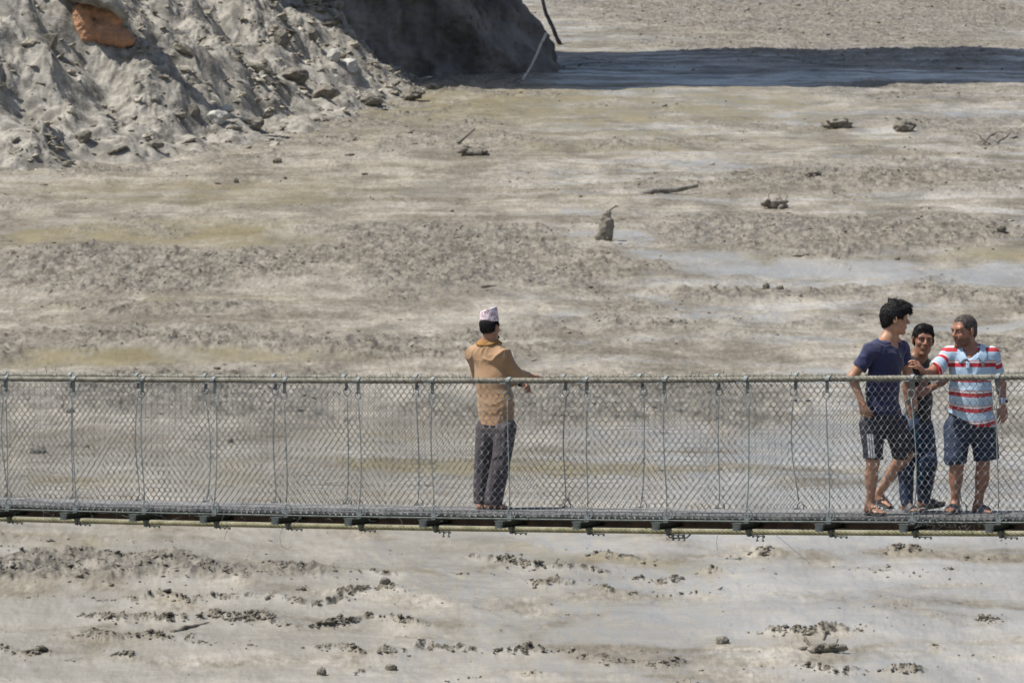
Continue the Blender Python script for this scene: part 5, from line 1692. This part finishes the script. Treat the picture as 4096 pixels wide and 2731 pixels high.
wood([([(2180, 2270), (2215, 2255), (2235, 2240)], 7, 3), ([(2130, 2282), (2160, 2275), (2185, 2268)], 5, 4)], 'dark stick pointing up in the foam right of the man in the cap', m_wood_d, sd=41)
wood([([(3290, 2560), (3300, 2530), (3312, 2520)], 5, 2), ([(3250, 2590), (3225, 2560), (3215, 2540)], 7, 3), ([(3200, 2600), (3260, 2596), (3400, 2585)], 12, 6), ([(3330, 2590), (3350, 2560)], 6, 3)], 'largest tangle of dark branches in the breaking water at the bottom right', m_wood_d, sd=44, mound=(3300, 2606, 170, 50))
wood([([(330, 90), (250, 40), (210, -20)], 4, 3), ([(330, 150), (240, 170), (130, 200)], 3, 2), ([(345, 210), (290, 240), (250, 300)], 3, 2)], 'tangle of thin roots left of the orange soil', m_wood_d, sd=58, name='root', cat='root')

# the torn outcrop with fresh orange soil; its crown is added out of view to shade the slope
g = ground_hit(430, 195)
oc = empty('outcrop', g, 'torn earth outcrop with a bare orange soil face on the bank at the upper left', 'outcrop')
k = g[1] / F
def OP(x, y, dy=0.): return U(x, y, g[1] + dy)
face = [cone(OP(330, 60, .5), OP(335, 150, .2), .55, .45, .2), cone(OP(400, 130, .4), OP(480, 150, .2), .60, .50, .2), cone(OP(380, 40, .7), OP(450, 80, .5), .5, .5, .2), ell(OP(520, 165, .2), (.22, .3, .22), None, .1)]
sdf_obj('soil_face', face, m_orange, oc, .035, disp=lambda P: .14 * n3(P * 1.6, 3) + .07 * n3(P * 5, 4), relax=1)
crown = [cone(OP(300, -80, .9), OP(470, -120, .2), 1.2, 1.1, .3), cone(OP(470, -130, .2), OP(660, -190, .5), 1.1, .9, .3), cone(OP(310, -40, 1.5), OP(310, 150, 1.6), .9, 1.0, .3),
         cone(OP(290, -50, .5), OP(330, -20, -.5), .5, .45, .2), cone(OP(330, -20, -.5), OP(440, 12, -.45), .42, .30, .2), cone(OP(440, 12, -.45), OP(505, 70, -.2), .26, .16, .15)]
sdf_obj('shade_overhang', crown, m_bank, oc, .05, disp=lambda P: .10 * n3(P * 2, 5) + .06 * n3(P * 5, 6), relax=1)

# ---- countless small clods and scraps carried by the river or lying on the bank
m_clod = mat('wet clods', (.215, .192, .150), .5, (.085, .075, .054), 5, .01, 20, detail=5)
nt = m_clod.node_tree; b = nt.nodes['Principled BSDF']
a = nt.nodes.new('ShaderNodeAttribute'); a.attribute_name = 'tone'
mx = nt.nodes.new('ShaderNodeMix'); mx.data_type = 'RGBA'; mx.blend_type = 'MULTIPLY'; mx.inputs[0].default_value = 1
src = b.inputs['Base Color'].links[0].from_socket
cb_ = nt.nodes.new('ShaderNodeCombineColor')
for q_ in range(3): nt.links.new(a.outputs['Fac'], cb_.inputs[q_])
nt.links.new(src, mx.inputs[6]); nt.links.new(cb_.outputs[0], mx.inputs[7]); nt.links.new(mx.outputs[2], b.inputs['Base Color'])
r_ = np.random.default_rng(123)


def scatter(name, x, y, z, size, tone, label, sub=1, flatz=(.3, .7), angular=.0, sink=.42):
    n = len(x)
    V0, F0 = ico(sub)
    m_ = len(V0)
    off = r_.normal(size=(n, m_)) * .16
    V = V0[None] * (1 + off[..., None])
    if angular:
        for _ in range(3):
            d = r_.normal(size=(n, 3)); d /= np.linalg.norm(d, axis=1, keepdims=True); h = r_.uniform(.35, .8, n)
            t = np.einsum('nmk,nk->nm', V, d)
            V = V - np.clip(t - h[:, None], 0, 2)[..., None] * d[:, None] * angular
    sc = np.stack([r_.uniform(.7, 1.9, n), r_.uniform(.6, 1.2, n), r_.uniform(*flatz, n)], 1) * size[:, None]
    a = r_.uniform(-.6, .6, n)
    V = V * sc[:, None]
    X = V[..., 0] * np.cos(a)[:, None] - V[..., 1] * np.sin(a)[:, None]; Y = V[..., 0] * np.sin(a)[:, None] + V[..., 1] * np.cos(a)[:, None]
    tl = r_.normal(size=(n, 1)) * .25
    Z = V[..., 2] + X * tl
    P = np.stack([X + x[:, None], Y + y[:, None], Z + (z + size * sc[:, 2] / size * (1 - 2 * sink) * .5)[:, None]], -1)
    Fq = (F0[None] + (np.arange(n) * m_)[:, None, None]).reshape(-1, 3)
    o = mesh_np(name, P.reshape(-1, 3), Fq, m_clod, None, angular < .5, attrs={'tone': np.repeat(tone, m_)})
    return tag(o, label, 'debris', kind='stuff')


def samp(n, y0=430, y1=2760):
    px = r_.uniform(-350, 4450, n); py = r_.uniform(y0, y1, n)
    x, y = river_depth(px, py)
    ri = np.clip(np.searchsorted(YROW, y), 0, NR - 1); ci = np.clip(((x / y + .205) / .41 * (NC - 1)).round().astype(int), 0, NC - 1)
    return px, py, x, y, ri, ci


YROW = 62 * (345 / 62) ** (np.linspace(0, 1, NR))
# litter in the churned patches
px, py, x, y, ri, ci = samp(150000, -60, 2760)
cl_ = sstep(-.15, .45, fbm(x * .9, y * .5, 4, 131, .6))
keep = r_.random(len(x)) < (rgh[ri, ci] * (.05 + .42 * cl_) + .006 * sstep(0, .5, fbm(x * .3, y * .2, 4, 133)))
keep &= bank_dist(x, y) < .3
print('LITN', keep.sum()); x, y, ri, ci = x[keep][:24000], y[keep][:24000], ri[keep][:24000], ci[keep][:24000]
sz = y / F * np.minimum(r_.lognormal(1.45, .48, len(x)), 20) * .75
scatter('river_litter', x, y, Z_RIV[ri, ci], sz, np.clip(r_.lognormal(.05, .38, len(x)), .45, 1.7), 'small clods and scraps of debris strewn over the churned patches of the river')
# ragged dark clods along the breaking crests near the bottom
px, py, x, y, ri, ci = samp(260000, 2150, 2780)
ck = sstep(-.1, .5, fbm(x * 1.1, y * .9, 4, 141, .62))
keep = r_.random(len(x)) < np.clip(crs[ri, ci] * (.20 + 1.5 * ck), 0, 1) * .85 + .001 * ck
print('CRESTN', keep.sum()); x, y, ri, ci = x[keep][:22000], y[keep][:22000], ri[keep][:22000], ci[keep][:22000]
sz = y / F * np.minimum(r_.lognormal(1.20, .50, len(x)), 14)
scatter('foam_clods', x, y, Z_RIV[ri, ci], sz, np.clip(r_.lognormal(-.12, .35, len(x)), .4, 1.5), 'dark ragged clods riding on the breaking crests below the footbridge', flatz=(.5, 1.0), sink=.5)
# broken earth on the bank
n = 60000
x = r_.uniform(-40, -2, n); y = r_.uniform(165, 232, n)
zb, pt = bank(x, y)
keep = (bank_dist(x, y) > .2) & (r_.random(n) < (.04 + .5 * pt * sstep(-.2, .5, fbm(x * .5, y * .45, 4, 151, .6))))
x, y, zb = x[keep][:7500], y[keep][:7500], zb[keep][:7500]
sz = y / F * np.minimum(r_.lognormal(2.15, .55, len(x)), 42)
scatter('bank_rubble', x, y, zb, sz, np.clip(r_.lognormal(.40, .28, len(x)), .7, 2.0), 'broken lumps of earth and stones covering the bank', sub=2, flatz=(.35, .7), angular=.55, sink=.48)
